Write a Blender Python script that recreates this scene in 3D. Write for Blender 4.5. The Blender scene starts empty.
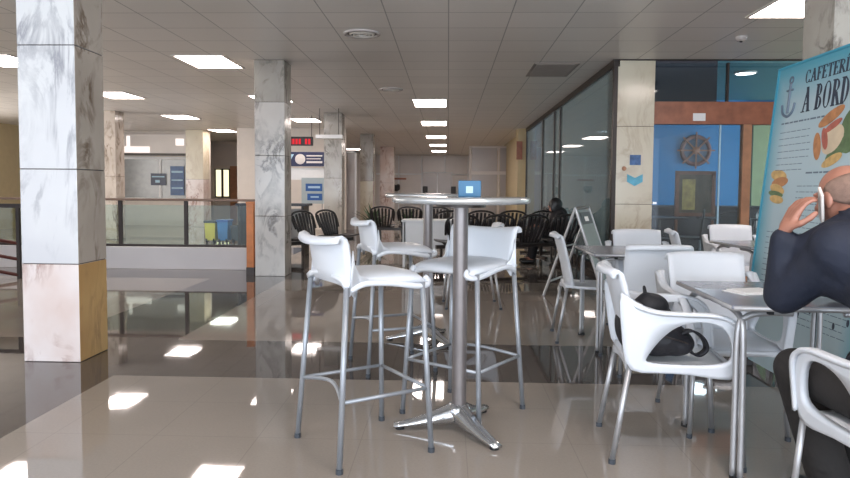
import bpy, bmesh, math, random
from mathutils import Vector, Matrix, noise
PI = math.pi
random.seed(7)
S = bpy.context.scene
C = S.collection

# ------------------------------------------------------------------ camera, sky, light, exposure
EYE = 1.18
cd = bpy.data.cameras.new('camera')
cam = bpy.data.objects.new('camera', cd); C.objects.link(cam)
cd.sensor_width = 36; cd.lens = 27.95
cd.shift_y = -0.0185
cd.clip_end = 200
cam.matrix_world = (Matrix.Translation((0, 0, EYE)) @ Matrix.Rotation(math.radians(2.0), 4, 'Z')
                    @ Matrix.Rotation(math.radians(87.0), 4, 'X') @ Matrix.Rotation(math.radians(0.45), 4, 'Z'))
S.camera = cam
S.view_settings.view_transform = 'Standard'
S.view_settings.look = 'None'
S.view_settings.gamma = 1
S.view_settings.use_curve_mapping = False
S.view_settings.exposure = 0.66
S.cycles.max_bounces = 7
S.cycles.diffuse_bounces = 4
S.cycles.glossy_bounces = 4
S.cycles.transparent_max_bounces = 14
S.cycles.caustics_reflective = False
S.cycles.caustics_refractive = False
S.cycles.sample_clamp_indirect = 4
W = bpy.data.worlds.new('world'); S.world = W; W.use_nodes = True
bg = W.node_tree.nodes['Background']
bg.inputs[0].default_value = (0.80, 0.86, 1.0, 1); bg.inputs[1].default_value = 1.3

def area(name, loc, rot, sx, sy, power, col):
    l = bpy.data.lights.new(name, 'AREA'); l.shape = 'RECTANGLE'; l.size = sx; l.size_y = sy
    l.energy = power; l.color = col
    o = bpy.data.objects.new(name, l); C.objects.link(o); o.location = loc; o.rotation_euler = rot
    return o
# daylight through the long window front behind the viewer
area('daylight_behind', (-.5, -3.4, 1.45), (PI/2+.88, 0, 0), 11, 2.4, 520, (0.80, 0.90, 1.0))
area('fill_left_wing', (-11.9, 11, 1.6), (0, -PI/2, 0), 2.2, 7, 260, (1.0, 0.97, 0.95))  # added fill light without a window, brightens the far left walls
area('fill_cafe', (12.2, 12, 1.6), (0, PI/2, 0), 2.4, 5, 420, (0.92, 0.97, 1.0))  # unseen area light added to brighten the cafe interior
CEIL_E = 12           # strength of the ceiling panels

# ------------------------------------------------------------------ materials
MATS = {}
def lin(c):
    return tuple(((x/255)/12.92 if x/255 <= .04045 else (((x/255)+.055)/1.055)**2.4) for x in c)
def mat(name, rgb, rough=.5, metal=0, spec=.5, var=0.0, scale=6, bump=0.0, bscale=60, alpha=None, coat=0):
    if name in MATS: return MATS[name]
    m = bpy.data.materials.new(name); m.use_nodes = True
    nt = m.node_tree; b = nt.nodes['Principled BSDF']
    col = lin(rgb)
    b.inputs['Base Color'].default_value = (*col, 1)
    b.inputs['Roughness'].default_value = rough
    b.inputs['Metallic'].default_value = metal
    b.inputs['Specular IOR Level'].default_value = spec
    if coat: b.inputs['Coat Weight'].default_value = coat
    tc = nt.nodes.new('ShaderNodeTexCoord')
    if var > 0:
        n = nt.nodes.new('ShaderNodeTexNoise'); n.inputs['Scale'].default_value = scale; n.inputs['Detail'].default_value = 3
        nt.links.new(tc.outputs['Object'], n.inputs['Vector'])
        r = nt.nodes.new('ShaderNodeValToRGB')
        r.color_ramp.elements[0].position = .3; r.color_ramp.elements[1].position = .7
        r.color_ramp.elements[0].color = (*[x*(1-var) for x in col], 1)
        r.color_ramp.elements[1].color = (*[min(1, x*(1+var)) for x in col], 1)
        nt.links.new(n.outputs[0], r.inputs[0]); nt.links.new(r.outputs[0], b.inputs['Base Color'])
    if bump > 0:
        n = nt.nodes.new('ShaderNodeTexNoise'); n.inputs['Scale'].default_value = bscale; n.inputs['Detail'].default_value = 3
        nt.links.new(tc.outputs['Object'], n.inputs['Vector'])
        bp = nt.nodes.new('ShaderNodeBump'); bp.inputs['Strength'].default_value = bump; bp.inputs['Distance'].default_value = .02
        nt.links.new(n.outputs[0], bp.inputs['Height']); nt.links.new(bp.outputs[0], b.inputs['Normal'])
    MATS[name] = m
    return m
def emis(name, rgb, strength):
    if name in MATS: return MATS[name]
    m = bpy.data.materials.new(name); m.use_nodes = True
    nt = m.node_tree; nt.nodes.clear()
    e = nt.nodes.new('ShaderNodeEmission'); e.inputs[0].default_value = (*lin(rgb), 1); e.inputs[1].default_value = strength
    o = nt.nodes.new('ShaderNodeOutputMaterial'); nt.links.new(e.outputs[0], o.inputs[0])
    MATS[name] = m
    return m
def glass(name, tint=(255, 255, 255), refl=.12, rough=.02):
    m = bpy.data.materials.new(name); m.use_nodes = True
    nt = m.node_tree; nt.nodes.clear()
    t = nt.nodes.new('ShaderNodeBsdfTransparent'); t.inputs[0].default_value = (*lin(tint), 1)
    g = nt.nodes.new('ShaderNodeBsdfGlossy'); g.inputs[1].default_value = rough
    lw = nt.nodes.new('ShaderNodeLayerWeight'); lw.inputs[0].default_value = .25
    mr = nt.nodes.new('ShaderNodeMapRange'); mr.inputs[1].default_value = 0; mr.inputs[2].default_value = 1
    mr.inputs[3].default_value = refl*.5; mr.inputs[4].default_value = min(.9, refl*3.5)
    mx = nt.nodes.new('ShaderNodeMixShader'); o = nt.nodes.new('ShaderNodeOutputMaterial')
    nt.links.new(lw.outputs['Fresnel'], mr.inputs[0]); nt.links.new(mr.outputs[0], mx.inputs[0])
    nt.links.new(t.outputs[0], mx.inputs[1]); nt.links.new(g.outputs[0], mx.inputs[2]); nt.links.new(mx.outputs[0], o.inputs[0])
    MATS[name] = m
    return m
def marble(name, base, vein, warm=None, rough=.18, seed=0, scale=1.6, vw=.06):
    m = bpy.data.materials.new(name); m.use_nodes = True
    nt = m.node_tree; L = nt.links; N = nt.nodes.new; b = nt.nodes['Principled BSDF']
    b.inputs['Roughness'].default_value = rough
    tc = N('ShaderNodeTexCoord'); mp = N('ShaderNodeMapping')
    mp.inputs['Location'].default_value = (seed*3.7, seed*1.9, seed*5.3); mp.inputs['Rotation'].default_value = (.4, .5, .3)
    mp.inputs['Scale'].default_value = (1.6, 1.6, .8)
    L.new(tc.outputs['Object'], mp.inputs[0])
    n1 = N('ShaderNodeTexNoise'); n1.inputs['Scale'].default_value = scale; n1.inputs['Detail'].default_value = 7
    n1.inputs['Roughness'].default_value = .62; n1.inputs['Distortion'].default_value = 1.3
    L.new(mp.outputs[0], n1.inputs['Vector'])
    # veins where the noise crosses its middle
    s = N('ShaderNodeMath'); s.operation = 'SUBTRACT'; s.inputs[1].default_value = .5; L.new(n1.outputs[0], s.inputs[0])
    a = N('ShaderNodeMath'); a.operation = 'ABSOLUTE'; L.new(s.outputs[0], a.inputs[0])
    mr = N('ShaderNodeMapRange'); mr.inputs[1].default_value = 0; mr.inputs[2].default_value = vw
    mr.inputs[3].default_value = 1; mr.inputs[4].default_value = 0; L.new(a.outputs[0], mr.inputs[0])
    n2 = N('ShaderNodeTexNoise'); n2.inputs['Scale'].default_value = scale*1.1; n2.inputs['Detail'].default_value = 3
    L.new(mp.outputs[0], n2.inputs['Vector'])
    mu = N('ShaderNodeMath'); mu.operation = 'MULTIPLY'; L.new(mr.outputs[0], mu.inputs[0]); 
    r2 = N('ShaderNodeMapRange'); r2.inputs[1].default_value = .42; r2.inputs[2].default_value = .62; L.new(n2.outputs[0], r2.inputs[0])
    L.new(r2.outputs[0], mu.inputs[1])
    n3 = N('ShaderNodeTexNoise'); n3.inputs['Scale'].default_value = scale*.8; n3.inputs['Detail'].default_value = 4
    mp3 = N('ShaderNodeMapping'); mp3.inputs['Location'].default_value = (9+seed, 4, 2); L.new(tc.outputs['Object'], mp3.inputs[0]); L.new(mp3.outputs[0], n3.inputs['Vector'])
    cr = N('ShaderNodeValToRGB'); cr.color_ramp.elements[0].position = .35; cr.color_ramp.elements[1].position = .65
    cr.color_ramp.elements[0].color = (*lin(base), 1); cr.color_ramp.elements[1].color = (*lin(warm or [x*.93 for x in base]), 1)
    L.new(n3.outputs[0], cr.inputs[0])
    mx = N('ShaderNodeMix'); mx.data_type = 'RGBA'; L.new(mu.outputs[0], mx.inputs[0]); L.new(cr.outputs[0], mx.inputs[6])
    mx.inputs[7].default_value = (*lin(vein), 1); L.new(mx.outputs[2], b.inputs['Base Color'])
    MATS[name] = m
    return m

def math_node(nt, op, a, b=None):
    n = nt.nodes.new('ShaderNodeMath'); n.operation = op
    for i, v in enumerate((a, b)):
        if v is None: continue
        if isinstance(v, (int, float)): n.inputs[i].default_value = v
        else: nt.links.new(v, n.inputs[i])
    return n.outputs[0]

def floor_mat():
    m = bpy.data.materials.new('terrazzo_floor'); m.use_nodes = True
    nt = m.node_tree; L = nt.links; N = nt.nodes.new; b = nt.nodes['Principled BSDF']
    geo = N('ShaderNodeNewGeometry'); sp = N('ShaderNodeSeparateXYZ'); L.new(geo.outputs['Position'], sp.inputs[0])
    X, Y = sp.outputs[0], sp.outputs[1]
    def band(v, lo, hi):
        return math_node(nt, 'MULTIPLY', math_node(nt, 'GREATER_THAN', v, lo), math_node(nt, 'LESS_THAN', v, hi))
    d = None
    for t in (band(Y, 4.00, 4.98), band(Y, 8.35, 9.2), band(Y, 14.3, 15.2), band(X, -3.05, -2.08), band(X, 2.35, 3.3)):
        d = t if d is None else math_node(nt, 'MAXIMUM', d, t)
    # grain and per-tile tone
    n = N('ShaderNodeTexNoise'); n.inputs['Scale'].default_value = 90; n.inputs['Detail'].default_value = 2; L.new(geo.outputs['Position'], n.inputs['Vector'])
    n2 = N('ShaderNodeTexNoise'); n2.inputs['Scale'].default_value = 1.2; n2.inputs['Detail'].default_value = 4; L.new(geo.outputs['Position'], n2.inputs['Vector'])
    mx = N('ShaderNodeMix'); mx.data_type = 'RGBA'; L.new(d, mx.inputs[0])
    mx.inputs[6].default_value = (*lin((150, 141, 132)), 1); mx.inputs[7].default_value = (*lin((84, 78, 75)), 1)
    g = math_node(nt, 'ADD', math_node(nt, 'MULTIPLY', n.outputs[0], .16), math_node(nt, 'MULTIPLY', n2.outputs[0], .22))
    g = math_node(nt, 'ADD', g, .81)
    # joints every .33 m
    def joint(v):
        f = math_node(nt, 'FRACT', math_node(nt, 'DIVIDE', v, .49))
        return math_node(nt, 'LESS_THAN', f, .008)
    j = math_node(nt, 'MAXIMUM', joint(math_node(nt, 'ADD', X, 20)), joint(math_node(nt, 'ADD', Y, 20)))
    g = math_node(nt, 'MULTIPLY', g, math_node(nt, 'SUBTRACT', 1, math_node(nt, 'MULTIPLY', j, .16)))
    vm = N('ShaderNodeVectorMath'); vm.operation = 'SCALE'; L.new(mx.outputs[2], vm.inputs[0]); L.new(g, vm.inputs['Scale'])
    L.new(vm.outputs[0], b.inputs['Base Color'])
    r = N('ShaderNodeMapRange'); r.inputs[1].default_value = .3; r.inputs[2].default_value = .7; r.inputs[3].default_value = .02; r.inputs[4].default_value = .05
    L.new(n2.outputs[0], r.inputs[0]); L.new(r.outputs[0], b.inputs['Roughness'])
    b.inputs['Specular IOR Level'].default_value = .62
    # slight unevenness of the polished slabs
    n4 = N('ShaderNodeTexNoise'); n4.inputs['Scale'].default_value = 5; L.new(geo.outputs['Position'], n4.inputs['Vector'])
    bp = N('ShaderNodeBump'); bp.inputs['Strength'].default_value = .012; bp.inputs['Distance'].default_value = .02
    L.new(n4.outputs[0], bp.inputs['Height']); L.new(bp.outputs[0], b.inputs['Normal'])
    return m

def ceiling_mat():
    m = bpy.data.materials.new('metal_ceiling_tiles'); m.use_nodes = True
    nt = m.node_tree; L = nt.links; N = nt.nodes.new; b = nt.nodes['Principled BSDF']
    geo = N('ShaderNodeNewGeometry'); sp = N('ShaderNodeSeparateXYZ'); L.new(geo.outputs['Position'], sp.inputs[0])
    def joint(v, step, w):
        f = math_node(nt, 'FRACT', math_node(nt, 'DIVIDE', v, step))
        return math_node(nt, 'LESS_THAN', f, w/step)
    jx = joint(math_node(nt, 'ADD', sp.outputs[0], 60+.02), .6, .012)
    jy = joint(math_node(nt, 'ADD', sp.outputs[1], 60+.25), .6, .012)
    j = math_node(nt, 'MAXIMUM', jx, jy)
    n = N('ShaderNodeTexWhiteNoise'); n.noise_dimensions = '2D'
    sn = N('ShaderNodeVectorMath'); sn.operation = 'SNAP'; sn.inputs[1].default_value = (.6, .6, 10)
    ad = N('ShaderNodeVectorMath'); ad.operation = 'ADD'; ad.inputs[1].default_value = (60.02, 60.25, 0)
    L.new(geo.outputs['Position'], ad.inputs[0]); L.new(ad.outputs[0], sn.inputs[0]); L.new(sn.outputs[0], n.inputs['Vector'])
    g = math_node(nt, 'ADD', math_node(nt, 'MULTIPLY', n.outputs[0], .06), .95)
    g = math_node(nt, 'MULTIPLY', g, math_node(nt, 'SUBTRACT', 1, math_node(nt, 'MULTIPLY', j, .55)))
    vm = N('ShaderNodeVectorMath'); vm.operation = 'SCALE'; vm.inputs[0].default_value = lin((224, 219, 213)); L.new(g, vm.inputs['Scale'])
    L.new(vm.outputs[0], b.inputs['Base Color'])
    b.inputs['Roughness'].default_value = .38; b.inputs['Specular IOR Level'].default_value = .5
    return m

M = {}
M['floor'] = floor_mat(); M['ceil'] = ceiling_mat()
M['plastic'] = mat('white_resin', (212, 216, 222), .38, var=.02, scale=4)
M['alu'] = mat('brushed_aluminium', (172, 172, 174), .4, metal=.6, var=.05, scale=20)
M['alu_paint'] = mat('grey_painted_tube', (150, 154, 160), .35, metal=.35, var=.05, scale=20)
M['cast'] = mat('polished_cast_aluminium', (215, 218, 222), .16, metal=.95, var=.04, scale=10)
M['pole'] = mat('satin_steel_pole', (122, 116, 115), .36, metal=.5, var=.06, scale=20)
M['rubber'] = mat('black_rubber', (26, 26, 28), .7, var=.1)
M['black'] = mat('black_plastic', (34, 30, 30), .42, var=.1)
M['darkmetal'] = mat('dark_anodised_frame', (52, 44, 40), .4, metal=.3, var=.1)
M['tabletop'] = mat('grey_laminate', (128, 130, 140), .2, var=.05)
M['bartop'] = mat('pale_steel_tabletop', (196, 198, 198), .18, metal=.6, var=.04)
M['white'] = mat('white_paint', (214, 208, 200), .5, var=.03)
M['offwall'] = mat('cream_wall', (220, 210, 200), .6, var=.03)
M['cream'] = mat('yellow_cream_wall', (196, 178, 140), .6, var=.04)
M['parapet'] = mat('white_parapet_paint', (205, 202, 203), .45, var=.03, scale=2)
M['panel'] = mat('pale_panel', (214, 206, 200), .3, var=.04, scale=2)
M['panelg'] = mat('grey_translucent_panel', (184, 176, 172), .25, var=.06, scale=2)
M['wood'] = mat('reddish_brown_wood', (150, 92, 66), .4, var=.2, scale=9)
M['woodo'] = mat('orange_varnished_wood', (206, 124, 64), .35, var=.15, scale=8)
M['woodl'] = mat('light_brown_door_wood', (172, 124, 92), .4, var=.15, scale=8)
M['blue'] = mat('bright_blue_paint', (8, 128, 190), .6, var=.05)
M['teal'] = mat('teal_paint', (78, 136, 152), .6, var=.06)
M['darkteal'] = mat('dark_teal_soffit', (58, 72, 80), .5, var=.1)
M['darkroom'] = mat('dark_furniture', (36, 34, 42), .5, var=.15)
M['greyvent'] = mat('dull_grey_grille', (140, 130, 122), .5, var=.05)
M['navy'] = mat('navy_sign', (38, 42, 76), .4, var=.08)
M['signblue'] = mat('sign_blue', (34, 88, 158), .4, var=.08)
M['boxblue'] = mat('cyan_blue_card', (10, 92, 132), .4, var=.05)
M['paleblue'] = mat('pale_blue_card', (176, 208, 226), .5, var=.04)
M['paper'] = mat('white_paper', (232, 232, 232), .6, var=.02)
M['chalk'] = mat('grey_chalkboard', (112, 122, 126), .35, var=.1)
M['skin'] = mat('skin', (156, 108, 90), .5, var=.06, scale=14)
M['hair'] = mat('short_grey_hair', (124, 100, 88), .9, var=.12, scale=60, bump=.3, bscale=300)
M['jacket'] = mat('navy_jacket_cloth', (20, 27, 44), .75, var=.15, scale=9, bump=.6, bscale=11)
M['trousers'] = mat('black_trousers_cloth', (34, 31, 30), .85, var=.15, scale=9, bump=.5, bscale=12)
M['shoe'] = mat('black_shoe_leather', (24, 22, 22), .4, var=.1)
M['dark_cloth'] = mat('black_cloth', (28, 25, 28), .85, var=.15, bump=.4, bscale=14)
M['bag'] = mat('black_nylon', (24, 24, 30), .6, var=.15, bump=.5, bscale=16)
M['green'] = mat('dark_green_leaves', (66, 86, 56), .6, var=.3, scale=20)
M['yellow'] = mat('yellow_plastic', (206, 194, 84), .5, var=.08)
M['cartblue'] = mat('blue_plastic', (60, 120, 180), .5, var=.08)
M['bin'] = mat('dark_grey_plastic', (62, 67, 74), .5, var=.08)
M['leds'] = emis('ceiling_panel_light', (255, 240, 233), CEIL_E)
M['ledsw'] = emis('cafe_panel_light', (245, 250, 255), 9)
M['redled'] = emis('red_led_digits', (220, 50, 60), .75)
M['daypane'] = emis('daylit_window', (255, 246, 200), .95)
M['header_glow'] = emis('glowing_reflection', (255, 240, 232), .85)
M['screenlit'] = emis('lit_picture', (230, 200, 130), .55)
M['glass'] = glass('clear_glass', (244, 248, 248), .10)
M['railglass'] = glass('greenish_rail_glass', (232, 242, 238), .07)
M['cafeglass'] = glass('cafe_glass', (222, 232, 236), .09)
M['sideglass'] = glass('cafe_side_glass', (205, 218, 222), .26, .03)
def film(m, rgb, fac):
    nt = m.node_tree; o = [n for n in nt.nodes if n.type == 'OUTPUT_MATERIAL'][0]; src = o.inputs[0].links[0].from_socket
    d = nt.nodes.new('ShaderNodeBsdfDiffuse'); d.inputs[0].default_value = (*lin(rgb), 1)
    tl = nt.nodes.new('ShaderNodeBsdfTranslucent'); tl.inputs[0].default_value = (*lin(rgb), 1)
    a = nt.nodes.new('ShaderNodeMixShader'); a.inputs[0].default_value = .5
    nt.links.new(d.outputs[0], a.inputs[1]); nt.links.new(tl.outputs[0], a.inputs[2])
    x = nt.nodes.new('ShaderNodeMixShader'); x.inputs[0].default_value = fac
    nt.links.new(src, x.inputs[1]); nt.links.new(a.outputs[0], x.inputs[2]); nt.links.new(x.outputs[0], o.inputs[0])
film(M['sideglass'], (170, 178, 176), .30)
M['marbleW'] = marble('white_veined_marble', (218, 218, 217), (150, 150, 156), (202, 202, 205), seed=1)
M['marbleT'] = marble('pink_veined_marble', (226, 218, 216), (160, 124, 112), (212, 192, 184), seed=2, scale=2.2)
M['marbleB'] = marble('tan_marble', (204, 166, 112), (150, 118, 84), (184, 142, 92), seed=3)
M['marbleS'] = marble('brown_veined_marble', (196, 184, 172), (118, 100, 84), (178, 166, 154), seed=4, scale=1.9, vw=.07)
M['marbleG'] = marble('grey_veined_marble', (214, 208, 200), (112, 104, 98), (200, 193, 186), seed=5, scale=2.0, vw=.075)
M['marbleC'] = marble('cream_marble', (214, 206, 186), (190, 176, 152), (206, 196, 174), seed=6, scale=1.2)
M['marbleD'] = marble('dull_grey_marble', (176, 170, 160), (116, 110, 102), (158, 150, 140), seed=8, scale=2.2)

# ------------------------------------------------------------------ mesh helpers
def TR(x=0, y=0, z=0, rx=0, ry=0, rz=0):
    return Matrix.Translation((x, y, z)) @ Matrix.Rotation(rz, 4, 'Z') @ Matrix.Rotation(ry, 4, 'Y') @ Matrix.Rotation(rx, 4, 'X')
class MB:
    def __init__(s): s.bm = bmesh.new()
    def box(s, x0, x1, y0, y1, z0, z1, bev=0, mx=None):
        vs = [s.bm.verts.new((x, y, z)) for z in (z0, z1) for y in (y0, y1) for x in (x0, x1)]
        fs = [s.bm.faces.new([vs[i] for i in f]) for f in ((0, 2, 3, 1), (4, 5, 7, 6), (0, 1, 5, 4), (2, 6, 7, 3), (0, 4, 6, 2), (1, 3, 7, 5))]
        if bev:
            es = list({e for f in fs for e in f.edges})
            r = bmesh.ops.bevel(s.bm, geom=es, offset=bev, segments=2, profile=.5, affect='EDGES')
            vs = list({v for f in r['faces'] for v in f.verts} | {v for v in vs if v.is_valid})
        if mx is not None:
            bmesh.ops.transform(s.bm, matrix=mx, verts=[v for v in vs if v.is_valid])
        return s
    def tube(s, pts, r, seg=10, cap=True):
        pts = [Vector(p) for p in pts]
        n = len(pts)
        rr = r if isinstance(r, (list, tuple)) else [r]*n
        rings = []; prev = None
        for i, p in enumerate(pts):
            t = (pts[min(i+1, n-1)] - pts[max(i-1, 0)]).normalized()
            if prev is None:
                u = t.cross(Vector((0, 0, 1)))
                if u.length < .05: u = t.cross(Vector((1, 0, 0)))
            else: u = prev - t*prev.dot(t)
            u.normalize(); prev = u; w = t.cross(u)
            rings.append([s.bm.verts.new(p + (u*math.cos(a)+w*math.sin(a))*rr[i]) for a in [2*PI*k/seg for k in range(seg)]])
        for a, b in zip(rings, rings[1:]):
            for k in range(seg):
                s.bm.faces.new((a[k], a[(k+1) % seg], b[(k+1) % seg], b[k]))
        if cap:
            s.bm.faces.new(rings[0][::-1]); s.bm.faces.new(rings[-1])
        return s
    def lathe(s, prof, seg=32, mx=None):
        rings = []
        allv = []
        for r, z in prof:
            if r < 1e-5: ring = [s.bm.verts.new((0, 0, z))]
            else: ring = [s.bm.verts.new((r*math.cos(2*PI*k/seg), r*math.sin(2*PI*k/seg), z)) for k in range(seg)]
            rings.append(ring); allv += ring
        for a, b in zip(rings, rings[1:]):
            for k in range(seg):
                k2 = (k+1) % seg
                if len(a) == 1 and len(b) == 1: continue
                if len(a) == 1: s.bm.faces.new((a[0], b[k2], b[k]))
                elif len(b) == 1: s.bm.faces.new((a[k], a[k2], b[0]))
                else: s.bm.faces.new((a[k], a[k2], b[k2], b[k]))
        if mx is not None: bmesh.ops.transform(s.bm, matrix=mx, verts=allv)
        return s
    def ball(s, c, r, seg=14, mx=None):
        r = r if isinstance(r, (list, tuple)) else (r, r, r)
        prof = [(max(0, math.sin(PI*i/(seg//2+2))), -math.cos(PI*i/(seg//2+2))) for i in range(seg//2+3)]
        prof[0] = (0, -1); prof[-1] = (0, 1)
        m = Matrix.Translation(c) @ (mx if mx is not None else Matrix.Identity(4)) @ Matrix.Diagonal((*r, 1))
        return s.lathe(prof, seg, m)
    def capsule(s, p0, p1, r0, r1, seg=14, flat=(1, 1)):
        """rounded tapered limb, flat = scale across the two cross axes"""
        p0, p1 = Vector(p0), Vector(p1); d = p1-p0; L = d.length
        prof = []
        for i in range(6): a = PI/2*i/5; prof.append((r0*math.sin(a), -r0*math.cos(a)))
        for i in range(6): a = PI/2*i/5; prof.append((r1*math.cos(a), L+r1*math.sin(a)))
        prof[0] = (0, -r0); prof[-1] = (0, L+r1)
        q = d.to_track_quat('Z', 'Y').to_matrix().to_4x4()
        return s.lathe(prof, seg, Matrix.Translation(p0) @ q @ Matrix.Diagonal((flat[0], flat[1], 1, 1)))
    def grid(s, rows, closed=False):
        vr = [[s.bm.verts.new(p) for p in row] for row in rows]
        for a, b in zip(vr, vr[1:]):
            n = len(a)
            for k in range(n if closed else n-1):
                s.bm.faces.new((a[k], a[(k+1) % n], b[(k+1) % n], b[k]))
        return s
    def prism(s, poly, y0, y1, mx=None):
        """poly in (x,z), extruded along y"""
        a = [s.bm.verts.new((x, y0, z)) for x, z in poly]; b = [s.bm.verts.new((x, y1, z)) for x, z in poly]
        s.bm.faces.new(a); s.bm.faces.new(b[::-1])
        n = len(poly)
        for k in range(n): s.bm.faces.new((a[k], b[k], b[(k+1) % n], a[(k+1) % n]))
        if mx is not None: bmesh.ops.transform(s.bm, matrix=mx, verts=a+b)
        return s
    def build(s, name, m, parent=None, smooth=False, solid=0, sub=0, remesh=0, soft=0, mx=None):
        if mx is not None: bmesh.ops.transform(s.bm, matrix=mx, verts=s.bm.verts)
        bmesh.ops.recalc_face_normals(s.bm, faces=s.bm.faces)
        me = bpy.data.meshes.new(name); s.bm.to_mesh(me); s.bm.free()
        me.materials.append(M[m] if isinstance(m, str) else m)
        o = bpy.data.objects.new(name, me); C.objects.link(o)
        if parent is not None: o.parent = parent
        if remesh:
            r = o.modifiers.new('fuse', 'REMESH'); r.mode = 'VOXEL'; r.voxel_size = remesh; r.use_smooth_shade = True
            if soft:
                k = o.modifiers.new('soft', 'SMOOTH'); k.iterations = soft; k.factor = .5
        if sub:
            k = o.modifiers.new('sub', 'SUBSURF'); k.levels = sub; k.render_levels = sub
        if solid:
            k = o.modifiers.new('thick', 'SOLIDIFY'); k.thickness = solid; k.offset = 0
        if smooth:
            for p in me.polygons: p.use_smooth = True
        return o
def smooth_by_angle(o, ang=40):
    me = o.data
    bm = bmesh.new(); bm.from_mesh(me)
    for e in bm.edges:
        if len(e.link_faces) == 2 and e.calc_face_angle(0) > math.radians(ang): e.smooth = False
    for f in bm.faces: f.smooth = True
    bm.to_mesh(me); bm.free()
    return o
def thing(name, label, cat, loc=(0, 0, 0), rz=0, group=None):
    o = bpy.data.objects.new(name, None); C.objects.link(o)
    o.empty_display_size = .1
    o.location = loc; o.rotation_euler = (0, 0, rz); o['label'] = label; o['category'] = cat
    if group: o['group'] = group
    return o
def tag(o, label, cat, group=None, kind=None):
    o['label'] = label; o['category'] = cat
    if group: o['group'] = group
    if kind: o['kind'] = kind
    return o
def struct(o):
    o['kind'] = 'structure'; return o
def dup(root, loc, rz, label):
    r = root.copy(); C.objects.link(r); r.location = loc; r.rotation_euler = (0, 0, rz); r['label'] = label
    for ch in list(root.children):
        c = ch.copy(); C.objects.link(c); c.parent = r
        for g in ch.children:
            d = g.copy(); C.objects.link(d); d.parent = c
    return r
def text(name, body, size, m, parent, loc, rot=(PI/2, 0, 0), ext=.001, off=0, sx=1, align='LEFT', shear=0):
    cu = bpy.data.curves.new(name, 'FONT'); cu.body = body; cu.size = size; cu.extrude = ext; cu.offset = off
    cu.align_x = align; cu.shear = shear
    cu.materials.append(M[m] if isinstance(m, str) else m)
    o = bpy.data.objects.new(name, cu); C.objects.link(o); o.location = loc; o.rotation_euler = rot; o.scale = (sx, 1, 1)
    if parent is not None: o.parent = parent
    return o
def catmull(pts, n=6):
    P = [Vector(p) for p in pts]; out = []
    for i in range(len(P)-1):
        a, b, c, d = P[max(i-1, 0)], P[i], P[i+1], P[min(i+2, len(P)-1)]
        for k in range(n):
            t = k/n
            out.append(.5*((2*b)+(-a+c)*t+(2*a-5*b+4*c-d)*t*t+(-a+3*b-3*c+d)*t**3))
    out.append(P[-1]); return out

# ------------------------------------------------------------------ the room shell
CH = 2.85
# the floor, laid around the stair well (x -9..-2.7, y 9.6..12.9)
HX0, HX1, HY0, HY1 = -9.0, -2.72, 9.47, 12.9
b = MB()
for (x0, x1, y0, y1) in ((-16, 7, -4, HY0), (-16, HX0, HY0, HY1), (HX1, 7, HY0, HY1), (-16, 7, HY1, 36)):
    b.box(x0, x1, y0, y1, -.25, 0)
struct(b.build('floor', 'floor'))
struct(MB().box(-16, 7, 8, 14, -3.3, -3.1).build('floor_lower', 'floor'))
b = MB()
b.box(HX0-.1, HX0, HY0, HY1, -3.1, 0); b.box(HX1, HX1+.1, HY0, HY1, -3.1, -.001); b.box(HX0, HX1, HY1, HY1+.1, -3.1, -.25)
struct(b.build('wall_stairwell', 'white'))
struct(MB().box(-16, 7, -4, 8.62, CH, CH+.2).box(-16, 2.2, 8.62, 36, CH, CH+.2).build('ceiling', 'ceil'))
struct(MB().box(-16, 7, 33.0, 33.2, 0, CH).build('wall_far', 'offwall'))
struct(MB().box(-12.2, -12, 2, 24.1, 0, CH).build('wall_left', 'cream'))
struct(MB().box(-12, -4.2, 24.0, 24.15, 0, CH).build('wall_back_left', 'offwall'))
struct(MB().box(6.8, 7, -4, 8.6, 0, CH).build('wall_right', 'white'))
# low white wall along the stair well
struct(MB().box(-8.9, -2.60, 9.27, 9.47, 0, .315, .008).build('wall_parapet', 'parapet'))

# columns: one look each
def column(x0, y0, w, d, name, label, slabs, lbl=None):
    t = thing(name, label, 'column', (x0+w/2, y0+d/2, 0))
    for z0, z1, mf, ms in slabs:
        g = .0025
        o = MB().box(-w/2, w/2, -d/2, d/2, z0+g, z1-g, .004).build('marble_slab', mf, t)
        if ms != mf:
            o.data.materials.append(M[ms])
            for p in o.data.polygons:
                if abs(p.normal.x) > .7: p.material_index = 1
    MB().box(-w/2+.006, w/2-.006, -d/2+.006, d/2-.006, 0, CH).build('core', 'darkmetal', t)
    return t
Z = [0, .66, 1.29, 2.1, CH]
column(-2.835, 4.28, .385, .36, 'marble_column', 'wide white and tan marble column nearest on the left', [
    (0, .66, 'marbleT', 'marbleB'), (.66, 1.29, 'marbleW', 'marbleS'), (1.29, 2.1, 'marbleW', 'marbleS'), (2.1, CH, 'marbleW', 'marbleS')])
column(-2.56, 8.66, .40, .36, 'marble_column', 'grey veined marble column beside the orange wooden post', [
    (0, .8, 'marbleG', 'marbleG'), (.8, 1.6, 'marbleG', 'marbleG'), (1.6, 2.3, 'marbleG', 'marbleG'), (2.3, CH, 'marbleD', 'marbleD')])
column(-2.78, 14.7, .40, .40, 'marble_column', 'marble column right of the blue ticket counter banner', [(0, 1.4, 'marbleD', 'marbleD'), (1.4, CH, 'marbleD', 'marbleD')])
column(-2.72, 20.3, .40, .40, 'marble_column', 'small distant marble column next after the one by the banner', [(0, 1.4, 'marbleC', 'marbleT'), (1.4, CH, 'marbleD', 'marbleD')])
column(-2.75, 26.5, .55, .5, 'marble_column', 'farthest marble column near the far pale wall', [(0, 1.4, 'marbleT', 'marbleT'), (1.4, CH, 'marbleT', 'marbleT')])
column(-7.72, 19.2, .52, .5, 'marble_column', 'beige marble column beside the booth window across the stairwell', [(0, 1.4, 'marbleT', 'marbleT'), (1.4, CH, 'marbleC', 'marbleC')])
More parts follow.
